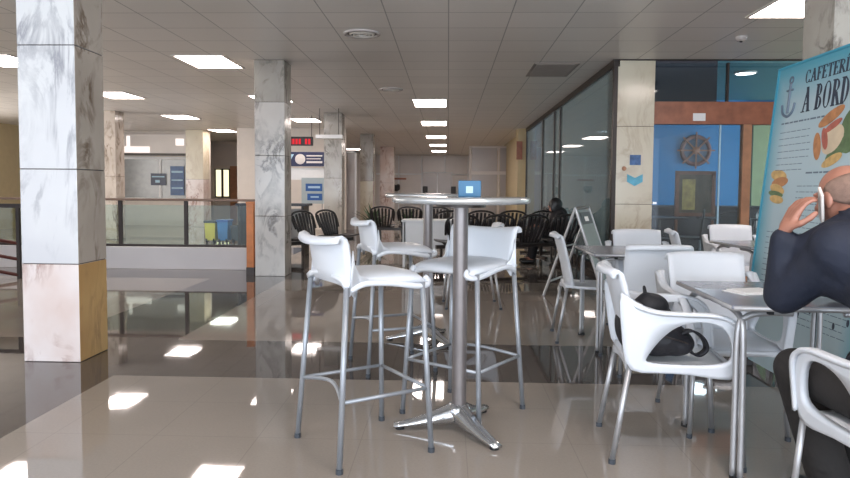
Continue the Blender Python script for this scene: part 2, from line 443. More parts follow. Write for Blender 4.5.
column(-7.78, 14.4, .42, .40, 'marble_column', 'narrow marble column seen just right of the nearest column', [(0, 1.4, 'marbleS', 'marbleS'), (1.4, CH, 'marbleS', 'marbleS')])
column(2.16, 8.62, .47, .45, 'marble_column', 'cream marble pillar with two blue stickers at cafe corner', [
    (0, 1.0, 'marbleC', 'marbleC'), (1.0, 2.0, 'marbleC', 'marbleC'), (2.0, CH, 'marbleC', 'marbleC')])
column(2.36, 4.20, .42, .36, 'marble_column', 'grey marble column behind the tall menu board', [
    (0, 1.0, 'marbleD', 'marbleD'), (1.0, 2.0, 'marbleD', 'marbleD'), (2.0, CH, 'marbleD', 'marbleD')])

# ------------------------------------------------------------------ ceiling lamps and fittings
def ceiling_light(x, y, w, l, label, on=True):
    t = thing('ceiling_light', label, 'ceiling light', (x, y, CH), 0, 'ceiling light panels')
    f = MB()
    e = .03
    f.box(-w/2-e, w/2+e, -l/2-e, -l/2, -.012, 0).box(-w/2-e, w/2+e, l/2, l/2+e, -.012, 0)
    f.box(-w/2-e, -w/2, -l/2, l/2, -.012, 0).box(w/2, w/2+e, -l/2, l/2, -.012, 0)
    f.build('frame', 'white', t)
    MB().box(-w/2, w/2, -l/2, l/2, -.006, -.001).build('diffuser', 'leds', t)
    return t
ordn = ['nearest', 'second', 'third', 'fourth', 'fifth']
rows = [
 ([(-.37, 12.97), (-.38, 16.95), (-.41, 21.4), (-.41, 25.4), (-.43, 29.4)], 1.1, 'centre row'),
 ([(-3.2, 8.80), (-3.34, 12.4), (-3.53, 16.3), (-3.72, 20.4), (-4.1, 28.2)], .85, 'row above the column line'),
 ([(-5.95, 8.75), (-6.08, 12.0), (-6.42, 15.7), (-6.68, 19.4)], .85, 'leftmost row'),
]
for pts, ln, nm in rows:
    for k, (x, y) in enumerate(pts):
        ceiling_light(x, y, .62, ln, '%s lit ceiling panel of the %s, counted from the viewer' % (ordn[k], nm))
ceiling_light(3.17, 5.95, .62, 1.15, 'large bright ceiling panel by the column above the menu board')
# lamps over and behind the viewer light the near tables
ceiling_light(.9, 1.2, .62, 1.15, 'lit ceiling panel right above the bar stools, outside the picture')
ceiling_light(-3.25, .6, .62, 1.15, 'lit ceiling panel above the empty floor left of the viewer')

def round_vent(x, y, r, label):
    t = thing('ceiling_vent', label, 'ceiling vent', (x, y, CH), 0, 'round ceiling vents')
    MB().lathe([(r, 0), (r, -.012), (r*.86, -.02), (r*.80, -.006), (r*.80, 0)], 40).build('rim', 'panelg', t, smooth=True)
    b = MB()
    for q in (.7, .52, .34): b.lathe([(r*q, -.004), (r*q-.012, -.022), (r*q-.03, -.02), (r*q-.02, -.004), (r*q, -.004)], 40)
    b.build('louvre_rings', 'white', t, smooth=True)
    MB().lathe([(r*.80, -.002), (0, -.002)], 40).build('dark_throat', 'black', t)
round_vent(-.95, 7.2, .20, 'round ceiling vent nearest the viewer')
round_vent(-.98, 11.2, .20, 'round ceiling vent farther away, smaller in view')
t = thing('return_grille', 'rectangular grey air grille in the ceiling near the glass wall', 'ceiling vent', (1.42, 9.35, CH))
MB().box(-.3, .3, -.5, .5, -.012, 0).build('frame', 'greyvent', t)
b = MB()
for k in range(14): b.box(-.26, .26, -.46+k*.066, -.42+k*.066, -.02, -.012)
b.build('slats', 'greyvent', t)
t = thing('smoke_detector', 'small round smoke detector on the bright ceiling tiles', 'smoke detector', (3.15, 7.35, CH))
MB().lathe([(.06, 0), (.06, -.02), (.045, -.045), (0, -.05)], 24).build('housing', 'panelg', t, smooth=True)
MB().lathe([(.02, -.05), (.012, -.062), (0, -.062)], 16).build('sensor', 'black', t, smooth=True)
t = thing('security_camera', 'black dome security camera on the ceiling at far left', 'security camera', (-4.62, 7.2, CH))
MB().lathe([(.07, 0), (.07, -.05), (.09, -.06), (.09, -.09), (0, -.09)], 24).build('mount', 'black', t, smooth=True)
MB().ball((0, 0, -.09), .075, 20).build('dome', 'black', t, smooth=True)

# ------------------------------------------------------------------ cafe glass wall (along y) and shop front (along x)
GX = 2.14
t = thing('glass_wall', 'long dark framed glass side wall of the cafe', 'glass wall', (GX, 0, 0))
fr = MB()
for y in (8.66, 12.75, 13.45, 15.1, 18.2): MB().box(-.03, .03, y-.035, y+.035, 0, CH).build('mullion', 'darkmetal', t)
MB().box(-.04, .04, 8.62, 18.2, CH-.09, CH).build('top_rail', 'darkmetal', t)
MB().box(-.04, .04, 8.62, 18.2, 0, .12).build('bottom_rail', 'darkmetal', t)
ys = [8.69, 12.72, 13.42, 15.07, 18.17]
for a, c in zip(ys, ys[1:]): MB().box(-.006, .006, a+.03, c, .12, CH-.09).build('glass_pane', 'sideglass', t)
struct(MB().box(GX-.02, GX+.15, 18.2, 33, 0, CH).build('wall_right_far', 'cream'))
t = thing('wall_pilaster', 'yellowish pilaster at the end of the glass wall', 'pilaster', (2.02, 18.6, 0))
MB().box(-.12, .12, -.3, .3, 0, CH).build('shaft', 'cream', t)
MB().box(-.16, .0, -.34, -.30, 2.0, 2.5).build('brown_plaque', 'wood', t)
# ceiling edge trim over the front
struct(MB().box(GX-.05, 7, 8.60, 8.64, CH-.015, CH).build('trim_1', 'darkmetal'))
struct(MB().box(GX-.02, GX+.06, 8.62, 33, CH, CH+.02).build('trim_2', 'white'))

t = thing('shop_front', 'cafe shop front of wood framed glass doors with glass above', 'shop front', (0, 8.85, 0))
b = MB().box(2.66, 6.8, -.06, .06, 2.05, 2.34)
b.build('wooden_header', 'wood', t)
MB().box(2.63, 2.67, -.04, .04, 0, CH).build('mullion', 'darkmetal', t)
MB().box(3.84, 3.95, -.05, .05, 0, 2.05).build('mullion', 'woodl', t)
MB().box(4.98, 5.08, -.05, .05, 0, 2.05).build('mullion', 'woodl', t)
MB().box(3.62, 3.645, -.03, .03, 2.34, CH).build('mullion', 'darkmetal', t)
MB().box(2.67, 6.8, -.006, .006, 2.34, CH).build('transom_glass', 'cafeglass', t)
g = MB().box(2.67, 3.84, -.006, .006, .03, 2.05).build('glass_door', 'cafeglass', t)
MB().box(3.55, 3.57, -.012, .012, .03, 2.05).build('door_edge', 'paleblue', g)
g = MB().box(3.95, 4.98, -.006, .006, .03, 2.05).build('glass_door', 'cafeglass', t)
MB().box(5.08, 6.8, -.006, .006, .03, 2.05).build('glass_pane', 'cafeglass', t)
MB().box(3.18, 3.34, -.068, -.061, 2.09, 2.19).build('small_white_notice', 'paper', t)
MB().box(2.69, 2.74, -.06, -.01, 1.0, 1.03).build('door_lock', 'cast', t)

# the cafe inside
struct(MB().box(2.3, 12.5, 15.4, 15.6, 0, CH+.6).build('wall_cafe_back', 'blue'))
struct(MB().box(2.3, 12.5, 8.95, 15.5, 3.25, 3.35).build('ceiling_cafe', 'teal'))
struct(MB().box(2.7, 3.6, 9.1, 9.12, 2.36, 3.25).build('trim_3', 'darkroom'))
struct(MB().box(12.4, 12.5, 8.9, 15.5, 0, 3.3).build('wall_cafe_right', 'cream'))
struct(MB().box(7, 12.5, 8.7, 8.8, 0, 3.3).build('wall_cafe_front', 'white'))
struct(MB().box(7, 12.5, 8.8, 15.5, -.25, 0).build('floor_cafe', 'floor'))
def cafe_lamp(x, y, w, l, label, z=3.25, mm='ledsw'):
    t = thing('cafe_ceiling_light', label, 'ceiling light', (x, y, z), 0, 'ceiling lights inside the cafe')
    MB().lathe([(w/2+.02, 0), (w/2+.02, -.03), (w/2, -.03), (w/2, 0)], 28).build('ring', 'white', t)
    MB().lathe([(w/2, -.02), (0, -.02)], 28).build('diffuser', mm, t)
cafe_lamp(5.15, 11.8, .32, .32, 'round lamp seen through the glass above the door')
cafe_lamp(7.4, 12.8, .6, .6, 'lamp at the right inside the cafe')
def pendant(x, y, z, r_, label):
    t = thing('pendant_lamp', label, 'pendant lamp', (x, y, z), 0, 'pendant lamps inside the cafe')
    MB().lathe([(r_, 0), (r_*.95, .05), (r_*.3, .09), (0, .09)], 24).build('shade', 'white', t, smooth=True)
    MB().lathe([(r_*.96, .004), (0, -.01)], 24).build('diffuser', 'ledsw', t)
    MB().tube([(0, 0, .09), (0, 0, 3.25-z)], .012, 8).build('rod', 'cast', t)
pendant(4.66, 12.4, 2.52, .40, 'large bright pendant lamp above the blue wall emblem')
pendant(3.38, 11.0, 2.48, .20, 'small pendant lamp close to the cream pillar')
pendant(3.3, 14.3, 2.42, .16, 'smallest pendant lamp, far back over the counter')
# wall emblem
t = thing('wall_emblem', 'round brown and blue ship wheel emblem on the blue cafe wall', 'wall emblem', (5.64, 15.36, 2.10))
b = MB(); b.lathe([(.34, -.02), (.36, .0), (.34, .03), (.27, .03), (.27, -.02)], 36, Matrix.Rotation(PI/2, 4, 'X'))
b.build('rim', mat('faded_red_brown', (112, 62, 60), .6, var=.2), t, smooth=True)
MB().lathe([(.27, 0), (.0, .0)], 36, Matrix.Rotation(PI/2, 4, 'X')).build('disc', mat('dusky_blue', (60, 88, 120), .6, var=.2), t)
b = MB()
for k in range(8):
    a = k*PI/4
    b.box(-.015, .015, -.05, -.02, .05, .42, mx=Matrix.Rotation(a, 4, 'Y'))
b.ball((0, -.03, 0), (.09, .03, .09)).build('spokes', 'wood', t)
# framed picture standing/hanging in front of the wall
t = thing('framed_mirror', 'dark framed mirror picture with golden reflections inside the cafe', 'mirror', (4.29, 11.6, 0))
b = MB(); b.box(-.36, -.30, -.03, .03, .78, 1.50).box(.26, .32, -.03, .03, .78, 1.50).box(-.36, .32, -.03, .03, 1.46, 1.52).box(-.36, .32, -.03, .03, .74, .80)
b.build('frame', 'wood', t)
for x_ in (-.33, .29): MB().box(x_-.02, x_+.02, -.02, .02, 0, .76).build('leg', 'wood', t)
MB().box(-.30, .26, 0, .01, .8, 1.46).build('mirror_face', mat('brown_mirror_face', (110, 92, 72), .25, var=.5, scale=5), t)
MB().box(-.24, -.02, -.01, 0, .85, 1.38).build('painted_reflection', mat('painted_gold_reflection', (226, 186, 110), .3, var=.4, scale=9), t)  # mirror reflection painted as a lighter gold patch
# right part: yellow green wall with a day-lit window in the cafe
t = thing('cafe_window', 'bright daylit window beyond the cafe door', 'window', (8.3, 15.36, 0)); 
MB().box(-.5, .5, -.03, 0, 1.3, 2.2).build('pane', 'daypane', t)
b = MB().box(-.56, -.5, -.06, 0, 1.24, 2.26).box(.5, .56, -.06, 0, 1.24, 2.26).box(-.5, .5, -.06, 0, 2.2, 2.26).box(-.5, .5, -.06, 0, 1.24, 1.3).box(-.02, .02, -.05, 0, 1.3, 2.2)
b.build('frame', 'cream', t)
struct(MB().box(6.9, 12.4, 15.3, 15.39, 0, 3.2).build('wall_cafe_yellow', mat('yellow_green_wall', (150, 160, 118), .6, var=.1)))
t = thing('bar_counter', 'dark bar counter inside the cafe below the blue wall', 'counter', (4.8, 13.6, 0))
MB().box(-1.9, 1.7, -.25, .3, 0, .84, .01).build('body', 'darkroom', t)
MB().box(-1.95, 1.75, -.32, .35, .84, .88, .01).build('countertop', 'darkroom', t)

# dark cafe chairs and tables inside
def dark_chair():
    t = thing('cafe_chair', 'x', 'chair', group='dark chairs inside the cafe')
    MB().box(-.21, .21, -.21, .21, .43, .46, .01).build('seat', 'darkroom', t)
    b = MB(); b.tube(catmull([(-.2, -.2, .44), (-.24, -.2, .8), (-.25, 0, .88), (-.24, .2, .8), (-.2, .2, .44)]), .015)
    b.box(-.245, -.225, -.18, .18, .58, .82, .005); b.build('backrest', 'darkroom', t)
    for sx in (-.19, .19):
        for sy in (-.19, .19): MB().tube([(sx, sy, .44), (sx*1.1, sy*1.1, 0)], .012, 8).build('leg', 'alu_paint', t)
    return t
dc = dark_chair()
spots = [(3.15, 10.2, .3, 'dark chair inside the cafe close behind the pillar'),
         (3.75, 10.5, 2.8, 'dark chair inside the cafe in front of the mirror'),
         (4.3, 10.1, 1.2, 'dark chair inside the cafe right of the mirror, near the door post'),
         (3.4, 11.7, 4.4, 'dark chair deeper inside the cafe, left of the mirror'),
         (5.0, 11.2, 2.2, 'dark chair inside the cafe behind the wooden door post')]
for i, (x, y, a, l) in enumerate(spots):
    if i == 0: dc.location = (x, y, 0); dc.rotation_euler = (0, 0, a); dc['label'] = l
    else: dup(dc, (x, y, 0), a, l)
def dark_table(x, y, l):
    t = thing('cafe_table', l, 'table', (x, y, 0), 0, 'dark tables inside the cafe')
    MB().box(-.36, .36, -.36, .36, .72, .75, .01).build('tabletop', 'darkroom', t)
    MB().tube([(0, 0, .02), (0, 0, .72)], .035).build('pedestal', 'darkroom', t)
    MB().lathe([(.24, 0), (.24, .015), (.05, .04), (0, .04)], 24).build('base', 'darkroom', t, smooth=True)
dark_table(3.45, 10.95, 'dark square table inside the cafe, left one')
dark_table(4.5, 10.8, 'dark square table inside the cafe, right one')

# pillar stickers
t = tag(MB().box(-.07, .07, -.004, 0, -.065, .065).build('sticker', mat('blue_photo_sticker', (60, 98, 150), .4, var=.5, scale=14)), 'square blue and red sticker, upper one on the cream pillar', 'sticker')
t.location = (2.40, 8.612, 1.57)
t = tag(MB().prism([(-.1, .07), (-.1, -.03), (0, -.085), (.1, -.03), (.1, .07), (0, .02)], -.004, 0).build('sticker', mat('light_blue_sticker', (96, 178, 206), .4, var=.2, scale=10)), 'light blue shield shaped sticker, lower one on the cream pillar', 'sticker')
t.location = (2.40, 8.612, 1.32)
t = tag(MB().lathe([(.03, 0), (.026, .02), (0, .022)], 20, Matrix.Rotation(PI/2, 4, 'X')).build('wall_button', 'woodl'), 'small round brown button on the cream pillar left of the stickers', 'button')
t.location = (2.26, 8.612, 1.46)

# ------------------------------------------------------------------ stair well railing
t = thing('stair_railing', 'glass railing with dark posts along the stairwell parapet', 'railing', (0, 9.37, .315))
for x in (-8.46, -7.53, -6.6, -5.66, -4.73, -3.77, -2.79): MB().box(x-.025, x+.025, -.02, .02, 0, .66).build('post', 'darkmetal', t)
MB().box(-8.8, -2.70, -.035, .035, .66, .695, .006).build('handrail', 'woodl' if False else mat('brown_handrail', (120, 98, 84), .4, var=.1), t)
MB().box(-8.8, -2.70, -.025, .025, 0, .035).build('bottom_rail', 'darkmetal', t)
for a, c in ((-8.43, -7.56), (-7.50, -6.63), (-6.57, -5.69), (-5.63, -4.76), (-4.70, -3.80), (-3.74, -2.82)):
    MB().box(a, c, -.005, .005, .035, .60).build('glass_panel', 'railglass', t)
t = thing('wooden_post', 'orange varnished wooden post at the end of the parapet', 'post', (-2.665, 8.85, 0))
MB().box(-.05, .05, -.07, .07, 0, .98, .008).build('shaft', 'woodo', t)
MB().box(-.053, .053, -.073, .073, 0, .10).build('foot', 'darkmetal', t)
MB().box(-.055, .055, -.075, .075, .96, .985, .004).build('cap', 'woodo', t)
# metal handrail and diagonal stair stringer at the far left
t = thing('stair_banister', 'dark stair banister descending at the far left edge', 'banister', (-6.6, 8.1, 0))
MB().box(-.7, 1.3, -.02, .02, .90, .95).build('handrail', 'darkmetal', t)
for x in (-.55, .1, .75, 1.2): MB().box(x-.02, x+.02, -.02, .02, 0, .9).build('post', 'darkmetal', t)
b = MB()
for k in range(3): b.tube([(-.6, 0, .75-.2*k), (1.2, 0, .45-.2*k)], .022, 8)
b.build('diagonal_bars', mat('dark_red_metal', (84, 40, 34), .4, metal=.2, var=.1), t)

# beyond the well: booth with windows
struct(MB().box(-12, -7.25, 19.8, 19.95, 0, CH).build('wall_booth', 'offwall'))
t = thing('booth_window', 'wide white framed booth window across the stairwell', 'window', (-8.75, 19.8, 0))
b = MB(); b.box(-1.35, 1.05, -.06, 0, 2.0, 2.08).box(-1.35, -1.27, -.06, 0, .8, 2.0).box(.98, 1.05, -.06, 0, .8, 2.0).box(-1.35, 1.05, -.06, 0, .76, .84).box(-.02, .06, -.06, 0, .84, 2.0)
b.build('window_frame', 'paper', t)
MB().box(-1.27, .98, -.03, -.02, .84, 2.0).build('pane', mat('greyish_window_film', (150, 152, 152), .2, var=.1), t)
s1 = MB().box(-.26, .20, -.075, -.065, 1.22, 1.58).build('dark_sign', mat('charcoal_blue_sign', (52, 60, 84), .4, var=.2), t)
MB().box(-.22, .16, -.08, -.076, 1.46, 1.50).box(-.12, .02, -.08, -.076, 1.30, 1.38).build('sign_lines', 'paleblue', s1)
s1 = MB().box(.34, .76, -.075, -.065, .92, 1.80).build('blue_notice', mat('blue_notice_print', (66, 96, 140), .4, var=.3, scale=6), t)
MB().box(.38, .72, -.08, -.076, 1.12, 1.16).box(.38, .72, -.08, -.076, 1.36, 1.4).box(.38, .72, -.08, -.076, 1.60, 1.66).build('pale_stripes', 'paleblue', s1)
t = thing('glass_header', 'long bright glass header above the booth window', 'glass header', (-8.8, 19.72, 0))
MB().box(-1.5, 1.2, -.1, .07, 2.12, 2.18).build('shelf_edge', 'darkmetal', t)
MB().box(-1.45, 1.2, -.06, .07, 2.18, 2.76).build('panel', 'panel', t)
MB().box(-1.2, -.2, -.08, -.061, 2.2, 2.38).box(-.9, -.8, -.08, -.061, 2.38, 2.7).build('glow_patch', 'header_glow', t)  # reflections in the header glass made as glowing patches
MB().box(.6, .85, -.08, -.061, 2.42, 2.62).build('glow_patch', 'header_glow', t)
# back left wall: panels, doors and slit windows
for i, (x, w) in enumerate([(-8.95, .5), (-8.2, .9), (-7.2, .9)]):
    t = thing('wall_panel', ['pale wall panel left of the slit windows', 'pale wall panel above the slit windows', 'pale wall panel above the brown doors'][i], 'wall panel', (x, 23.97, 0), 0, 'pale panels on the back left wall')
    MB().box(-w/2+.02, w/2-.02, -.02, .02, 1.95, 2.75).build('face', 'panel', t)
    MB().box(-w/2, -w/2+.02, -.03, .02, 0, CH-.02).build('joint', 'white', t)
t = thing('slit_window', 'narrow pair of yellow lit slit windows on the back left wall', 'window', (-8.27, 23.97, 0))
b = MB().box(-.28, -.24, -.05, 0, .8, 1.85).box(.24, .28, -.05, 0, .8, 1.85).box(-.04, .04, -.05, 0, .8, 1.85).box(-.28, .28, -.05, 0, 1.81, 1.85).box(-.28, .28, -.05, 0, .8, .84)
b.build('frame', 'darkmetal', t); MB().box(-.24, .24, -.02, -.01, .84, 1.81).build('pane', 'daypane', t)
for i, x in enumerate((-7.75, -7.2)):
    d = struct(MB().box(-.24, .24, -.04, 0, 0, 1.95).build('door_%d' % (i+1), 'woodl')); d.location = (x, 23.98, 0)
    MB().box(.16, .2, -.07, -.04, .98, 1.02).build('door_handle', 'cast', d)

# cleaning carts / bins across the well
def bin_(x, y, w, d, h, m, name, label, lid='black', cat='bin'):
    t = thing(name, label, cat, (x, y, 0))
    b = MB(); rows_ = []
    for z, k in ((0.05, .85), (h, 1.0)):
        rows_.append([(-w/2*k, -d/2*k, z), (w/2*k, -d/2*k, z), (w/2*k, d/2*k, z), (-w/2*k, d/2*k, z)])
    b.grid(rows_, True); b.build('bag_body', m, t, solid=.01)
    MB().box(-w/2-.02, w/2+.02, -d/2-.02, d/2+.02, h, h+.05, .01).build('lid', lid, t)
    for sx in (-1, 1): MB().lathe([(.05, -.015), (.05, .015), (0, .015)], 16, TR(sx*w*.35, -d*.35, .05, rx=0, ry=PI/2)).build('wheel', 'rubber', t)
    return t
bin_(-5.03, 13.9, .22, .3, .42, 'yellow', 'laundry_cart', 'yellow cleaning cart bag seen through the railing glass', 'bin', 'cart')
bin_(-4.76, 13.9, .22, .3, .44, 'cartblue', 'laundry_cart', 'blue cleaning cart bag between the yellow cart and dark bin', 'signblue', 'cart')
bin_(-4.47, 13.9, .22, .3, .32, 'bin', 'waste_bin', 'dark grey waste bin right of the blue cart', 'bin')

# ------------------------------------------------------------------ ticket counter behind the second column
struct(MB().box(-6.0, -2.9, 18.6, 18.75, 0, CH).build('wall_ticket', 'offwall'))
t = thing('led_display', 'hanging red dot matrix display near the ceiling', 'display', (-3.36, 14.9, 2.16))
MB().box(-.34, .29, -.05, .05, -.03, .17, .008).build('housing', 'black', t)
b = MB()
for k in range(7):
    if k != 4: b.box(-.24+k*.072, -.19+k*.072, -.056, -.051, 0, .12)
b.build('red_characters', 'redled', t)
for sx in (-.28, .26): MB().tube([(sx, 0, .17), (sx, 0, CH-2.2)], .008, 6).build('hanger', 'darkmetal', t)
t = thing('light_rail', 'white ceiling light rail beside the red display', 'light fitting', (-2.52, 13.9, 2.22))
MB().box(-.28, .28, -.04, .04, 0, .08, .01).build('housing', 'paper', t)
for sx in (-.2, .2): MB().tube([(sx, 0, .08), (sx, 0, CH-2.22)], .008, 6).build('hanger', 'darkmetal', t)
t = thing('ticket_banner', 'dark blue banner with round white emblem over the ticket counter', 'banner', (-3.62, 16.6, 1.72))
MB().box(-.52, .5, -.02, .02, 0, .36).build('board', 'navy', t)
MB().lathe([(.13, 0), (0, 0)], 28, TR(-.12, -.024, .18, rx=PI/2)).build('round_emblem', 'panel', t)
MB().prism([(-.5, .05), (-.42, .05), (-.28, .3), (-.36, .3)], -.026, -.021).build('white_slash', 'paleblue', t)
MB().box(.04, .44, -.026, -.021, .25, .28).box(.04, .40, -.026, -.021, .18, .20).box(.04, .44, -.026, -.021, .08, .13).build('lettering_lines', 'panel', t)
t = thing('white_fascia', 'plain white fascia below the dark blue banner', 'fascia', (-3.62, 16.65, 1.38))
MB().box(-.6, .52, -.03, .03, 0, .3).build('board', 'paper', t)
for x_ in (-.58, .50): MB().box(x_-.02, x_+.02, -.03, .03, -1.38, 0).build('post', 'white', t)
t = thing('notice_poster', 'pale glass notice board with two blue boxes of print', 'notice', (-3.23, 15.8, .80))
MB().box(-.30, .26, -.015, .015, 0, .62).build('sheet', mat('pale_green_glass_sheet', (176, 186, 186), .3, var=.05), t)
MB().box(-.2, .2, -.02, -.016, .30, .48).box(-.16, .2, -.02, -.016, .08, .24).build('blue_boxes', 'signblue', t)
MB().box(-.14, .15, -.024, -.021, .37, .42).box(-.08, .12, -.024, -.021, .14, .18).build('white_lines', 'paleblue', t)
for sx in (-.24, .2): MB().box(sx-.015, sx+.015, -.01, .01, -.78, 0).build('stand_leg', 'panelg', t)
t = thing('ticket_desk', 'long grey desk with dark legs behind the black waiting seats', 'desk', (-2.95, 11.6, 0))
MB().box(-.75, .5, -.25, .25, .86, .90, .006).build('desktop', 'bin', t)
for x in (-.7, -.33, .05, .42): MB().box(x-.025, x+.025, -.2, .2, 0, .86).build('leg', 'darkmetal', t)
MB().box(-.7, .42, .2, .22, .2, .8).build('modesty_panel', 'panelg', t)

# black waiting seats
def bench(n, name, label, grp, loc, rz):
    t = thing(name, label, 'waiting bench', loc, rz, grp)
    w = .54
    MB().box(-.03, .03, -n*w/2, n*w/2, .34, .39).build('beam', 'darkmetal', t)
    for k in range(n):
        y = (k-(n-1)/2)*w
        rows_ = []
        for i in range(6):
            u = -.22+.44*i/5
            rows_.append([(u, y+v*.23, .42+.02*abs(v)**2+(.015 if i == 5 else 0)-(.02 if i == 0 else 0)) for v in (-1, -.6, -.2, .2, .6, 1)])
        MB().grid(rows_).build('seat', 'black', t, smooth=True, solid=.018)
        b = MB()
        for j in range(7):
            v = -1+2*j/6
            b.tube(catmull([(-.2, y+v*.14, .43), (-.27, y+v*.19, .62), (-.32, y+v*.205, .79-.04*abs(v)**2)], 4), .021, 6)
        b.tube(catmull([(-.24, y-.215, .55), (-.33, y-.22, .76), (-.34, y, .82), (-.33, y+.22, .76), (-.24, y+.215, .55)], 5), .017, 8)
        b.build('backrest', 'black', t, smooth=True)
    for sy in (-1, 1):
        MB().box(-.03, .03, sy*(n*w/2-.2)-.02, sy*(n*w/2-.2)+.02, .03, .34).box(-.28, .28, sy*(n*w/2-.2)-.025, sy*(n*w/2-.2)+.025, 0, .035, .005).build('leg', 'darkmetal', t)
    return t
g = 'black waiting benches'
bench(3, 'waiting_bench', 'black slatted three seat waiting bench beside the grey marble column', g, (-1.98, 9.95, 0), -.55)
bench(4, 'waiting_bench', 'row of black waiting seats right of the bar table pole', g, (.85, 9.6, 0), PI/2+.35)
bench(4, 'waiting_bench', 'second row of black waiting seats, behind the row by the bar table', g, (.75, 11.3, 0), PI/2+.2)
bench(3, 'waiting_bench', 'black waiting seats by the glass wall beside the seated person', g, (1.62, 12.9, 0), PI)
bench(3, 'waiting_bench', 'distant black waiting seats left of the bar table pole', g, (-.75, 13.2, 0), PI/2)

# white reception desk far behind the stools
t = thing('reception_desk', 'low white desk standing far behind the bar stools', 'desk', (-.38, 9.9, 0))
b = MB().box(-.28, .42, -.02, .02, .28, .68)
b.build('front_panel', 'paper', t)
MB().box(-.32, .46, -.05, .45, .68, .71, .006).build('desktop', 'paper', t)
for sx in (-.28, .42): MB().box(sx-.02, sx+.02, -.02, .43, 0, .68).build('side_panel', 'paper', t)

# plants, far
def plant(x, y, h, label):
    t = thing('potted_plant', label, 'plant', (x, y, 0), 0, 'potted plants by the far wall')
    MB().lathe([(.12, 0), (.17, .28), (.15, .28), (.14, .22), (0, .22)], 20).build('pot', 'bin', t, smooth=True)
    b = MB()
    for k in range(46):
        a = random.uniform(0, 2*PI); e = random.uniform(.2, 1.3); L = random.uniform(.25, h)
        p0 = Vector((0, 0, .25)); p1 = p0+Vector((math.cos(a)*math.cos(e), math.sin(a)*math.cos(e), math.sin(e)))*L
        side = Vector((-math.sin(a), math.cos(a), 0))*.045
        mid = (p0+p1)/2+Vector((0, 0, .04))
        q0, q1, q2, q3 = (b.bm.verts.new(p0), b.bm.verts.new(mid+side), b.bm.verts.new(p1-Vector((0, 0, .05))), b.bm.verts.new(mid-side))
        b.bm.faces.new((q0, q1, q2, q3))
    b.build('foliage', 'green', t, solid=.004)
plant(-1.75, 15.6, .7, 'leafy potted plant left of the bar table pole')
plant(-1.0, 15.9, .55, 'smaller potted plant beside the leafy one by the white desk')

# far wall features
for i, x in enumerate([-3.05, -1.9, -.75, .4]):
    t = thing('wall_panel', ['far wall panel behind the farthest column', 'far wall panel with dark notice strip', 'far wall panel under the smallest ceiling lamps', 'far wall panel beside the grey partition'][i], 'wall panel', (x, 32.97, 0), 0, 'tall pale panels on the far wall')
    MB().box(-.54, .54, -.02, .02, 1.95, 2.78).build('upper_face', 'panel', t)
    MB().box(-.54, .54, -.02, .02, .1, 1.85).build('lower_face', 'panel', t)
    MB().box(.54, .60, -.05, .02, 0, 2.8).build('joint', 'paper', t)
    MB().box(-.56, .56, -.04, .02, 1.86, 1.94).build('ledge', 'paper', t)
t = thing('notice_strip', 'dark strip sign on the far wall above the plants', 'sign', (-2.5, 32.9, 1.62)); MB().box(-.4, .4, -.02, .02, 0, .09).build('board', 'wood', t)
t = thing('dark_planter', 'dark heart shaped hanging pot on the far wall', 'pot', (-2.6, 32.8, 1.0)); MB().ball((0, 0, .2), (.2, .1, .16)).ball((-.1, 0, .3), (.1, .08, .1)).ball((.1, 0, .3), (.1, .08, .1)).build('pot', 'black', t, smooth=True)
t = thing('far_door', 'white framed glass door on the far wall', 'door', (-.55, 32.88, 0))
b = MB().box(-.75, -.7, -.04, .04, 0, 2.0).box(.7, .75, -.04, .04, 0, 2.0).box(-.75, .75, -.04, .04, 1.95, 2.0).box(-.03, .03, -.04, .04, 0, 1.95)
b.build('door_frame', 'paper', t); MB().box(-.7, .7, -.01, .01, .02, 1.95).build('glass_leaf', 'panelg', t)
for i, x in enumerate((-1.15, .25)):
    t = thing('wall_speaker', ['small dark box left of the far door', 'small dark box right of the far door'][i], 'box', (x, 32.8, .95), 0, 'dark boxes by the far door'); MB().box(-.12, .12, -.05, .05, 0, .35, .02).build('box_body', 'black', t)

# tall grey partition on the right at mid distance
t = thing('partition', 'tall grey ribbed partition at the end of the hall, beside the glass wall', 'partition', (1.82, 24.5, 0))
for (a, c) in ((-1.0, .0), (.04, 1.05)):
    g = MB()
    g.box(a+.03, c-.03, -.02, .02, .05, 1.72).box(a+.03, c-.03, -.02, .02, 1.84, 2.7)
    for k in range(9): 
        x = a+.08+k*(c-a-.16)/8
        g.box(x-.008, x+.008, -.03, -.02, .05, 1.72)
        g.box(x-.008, x+.008, -.03, -.02, 1.84, 2.7)
    g.build('ribbed_panel', 'panelg', t)
for x in (-1.03, .02, 1.06): MB().box(x-.03, x+.03, -.04, .04, 0, 2.75).build('post', 'panel', t)
MB().box(-1.03, 1.06, -.045, .04, 1.72, 1.84).build('middle_rail', 'panel', t)
MB().box(-1.03, 1.06, -.045, .04, 2.7, 2.76).build('top_rail', 'panel', t)

# partition doors in the middle left (between columns)
t = thing('glass_door_frame', 'tall white framed glass door beside the distant column', 'door', (-3.15, 19.0, 0))
b = MB().box(-.5, -.45, -.03, .03, 0, 2.25).box(.45, .5, -.03, .03, 0, 2.25).box(-.5, .5, -.03, .03, 2.2, 2.25)
b.build('door_frame', 'paper', t); MB().box(-.45, .45, -.008, .008, .02, 2.2).build('glass_leaf', 'panelg', t)
t = thing('hanging_sign', 'small white hanging sign with black mark between the columns', 'sign', (-3.05, 17.5, 1.55))
MB().box(-.2, .2, -.02, .02, 0, .4).build('board', 'paper', t)
MB().ball((0, -.02, .27), (.08, .01, .07)).ball((0, -.02, .12), (.1, .01, .05)).build('black_mark', 'black', t)
for sx in (-.15, .15): MB().tube([(sx, 0, .4), (sx, 0, CH-1.55)], .006, 6).build('hanger', 'darkmetal', t)

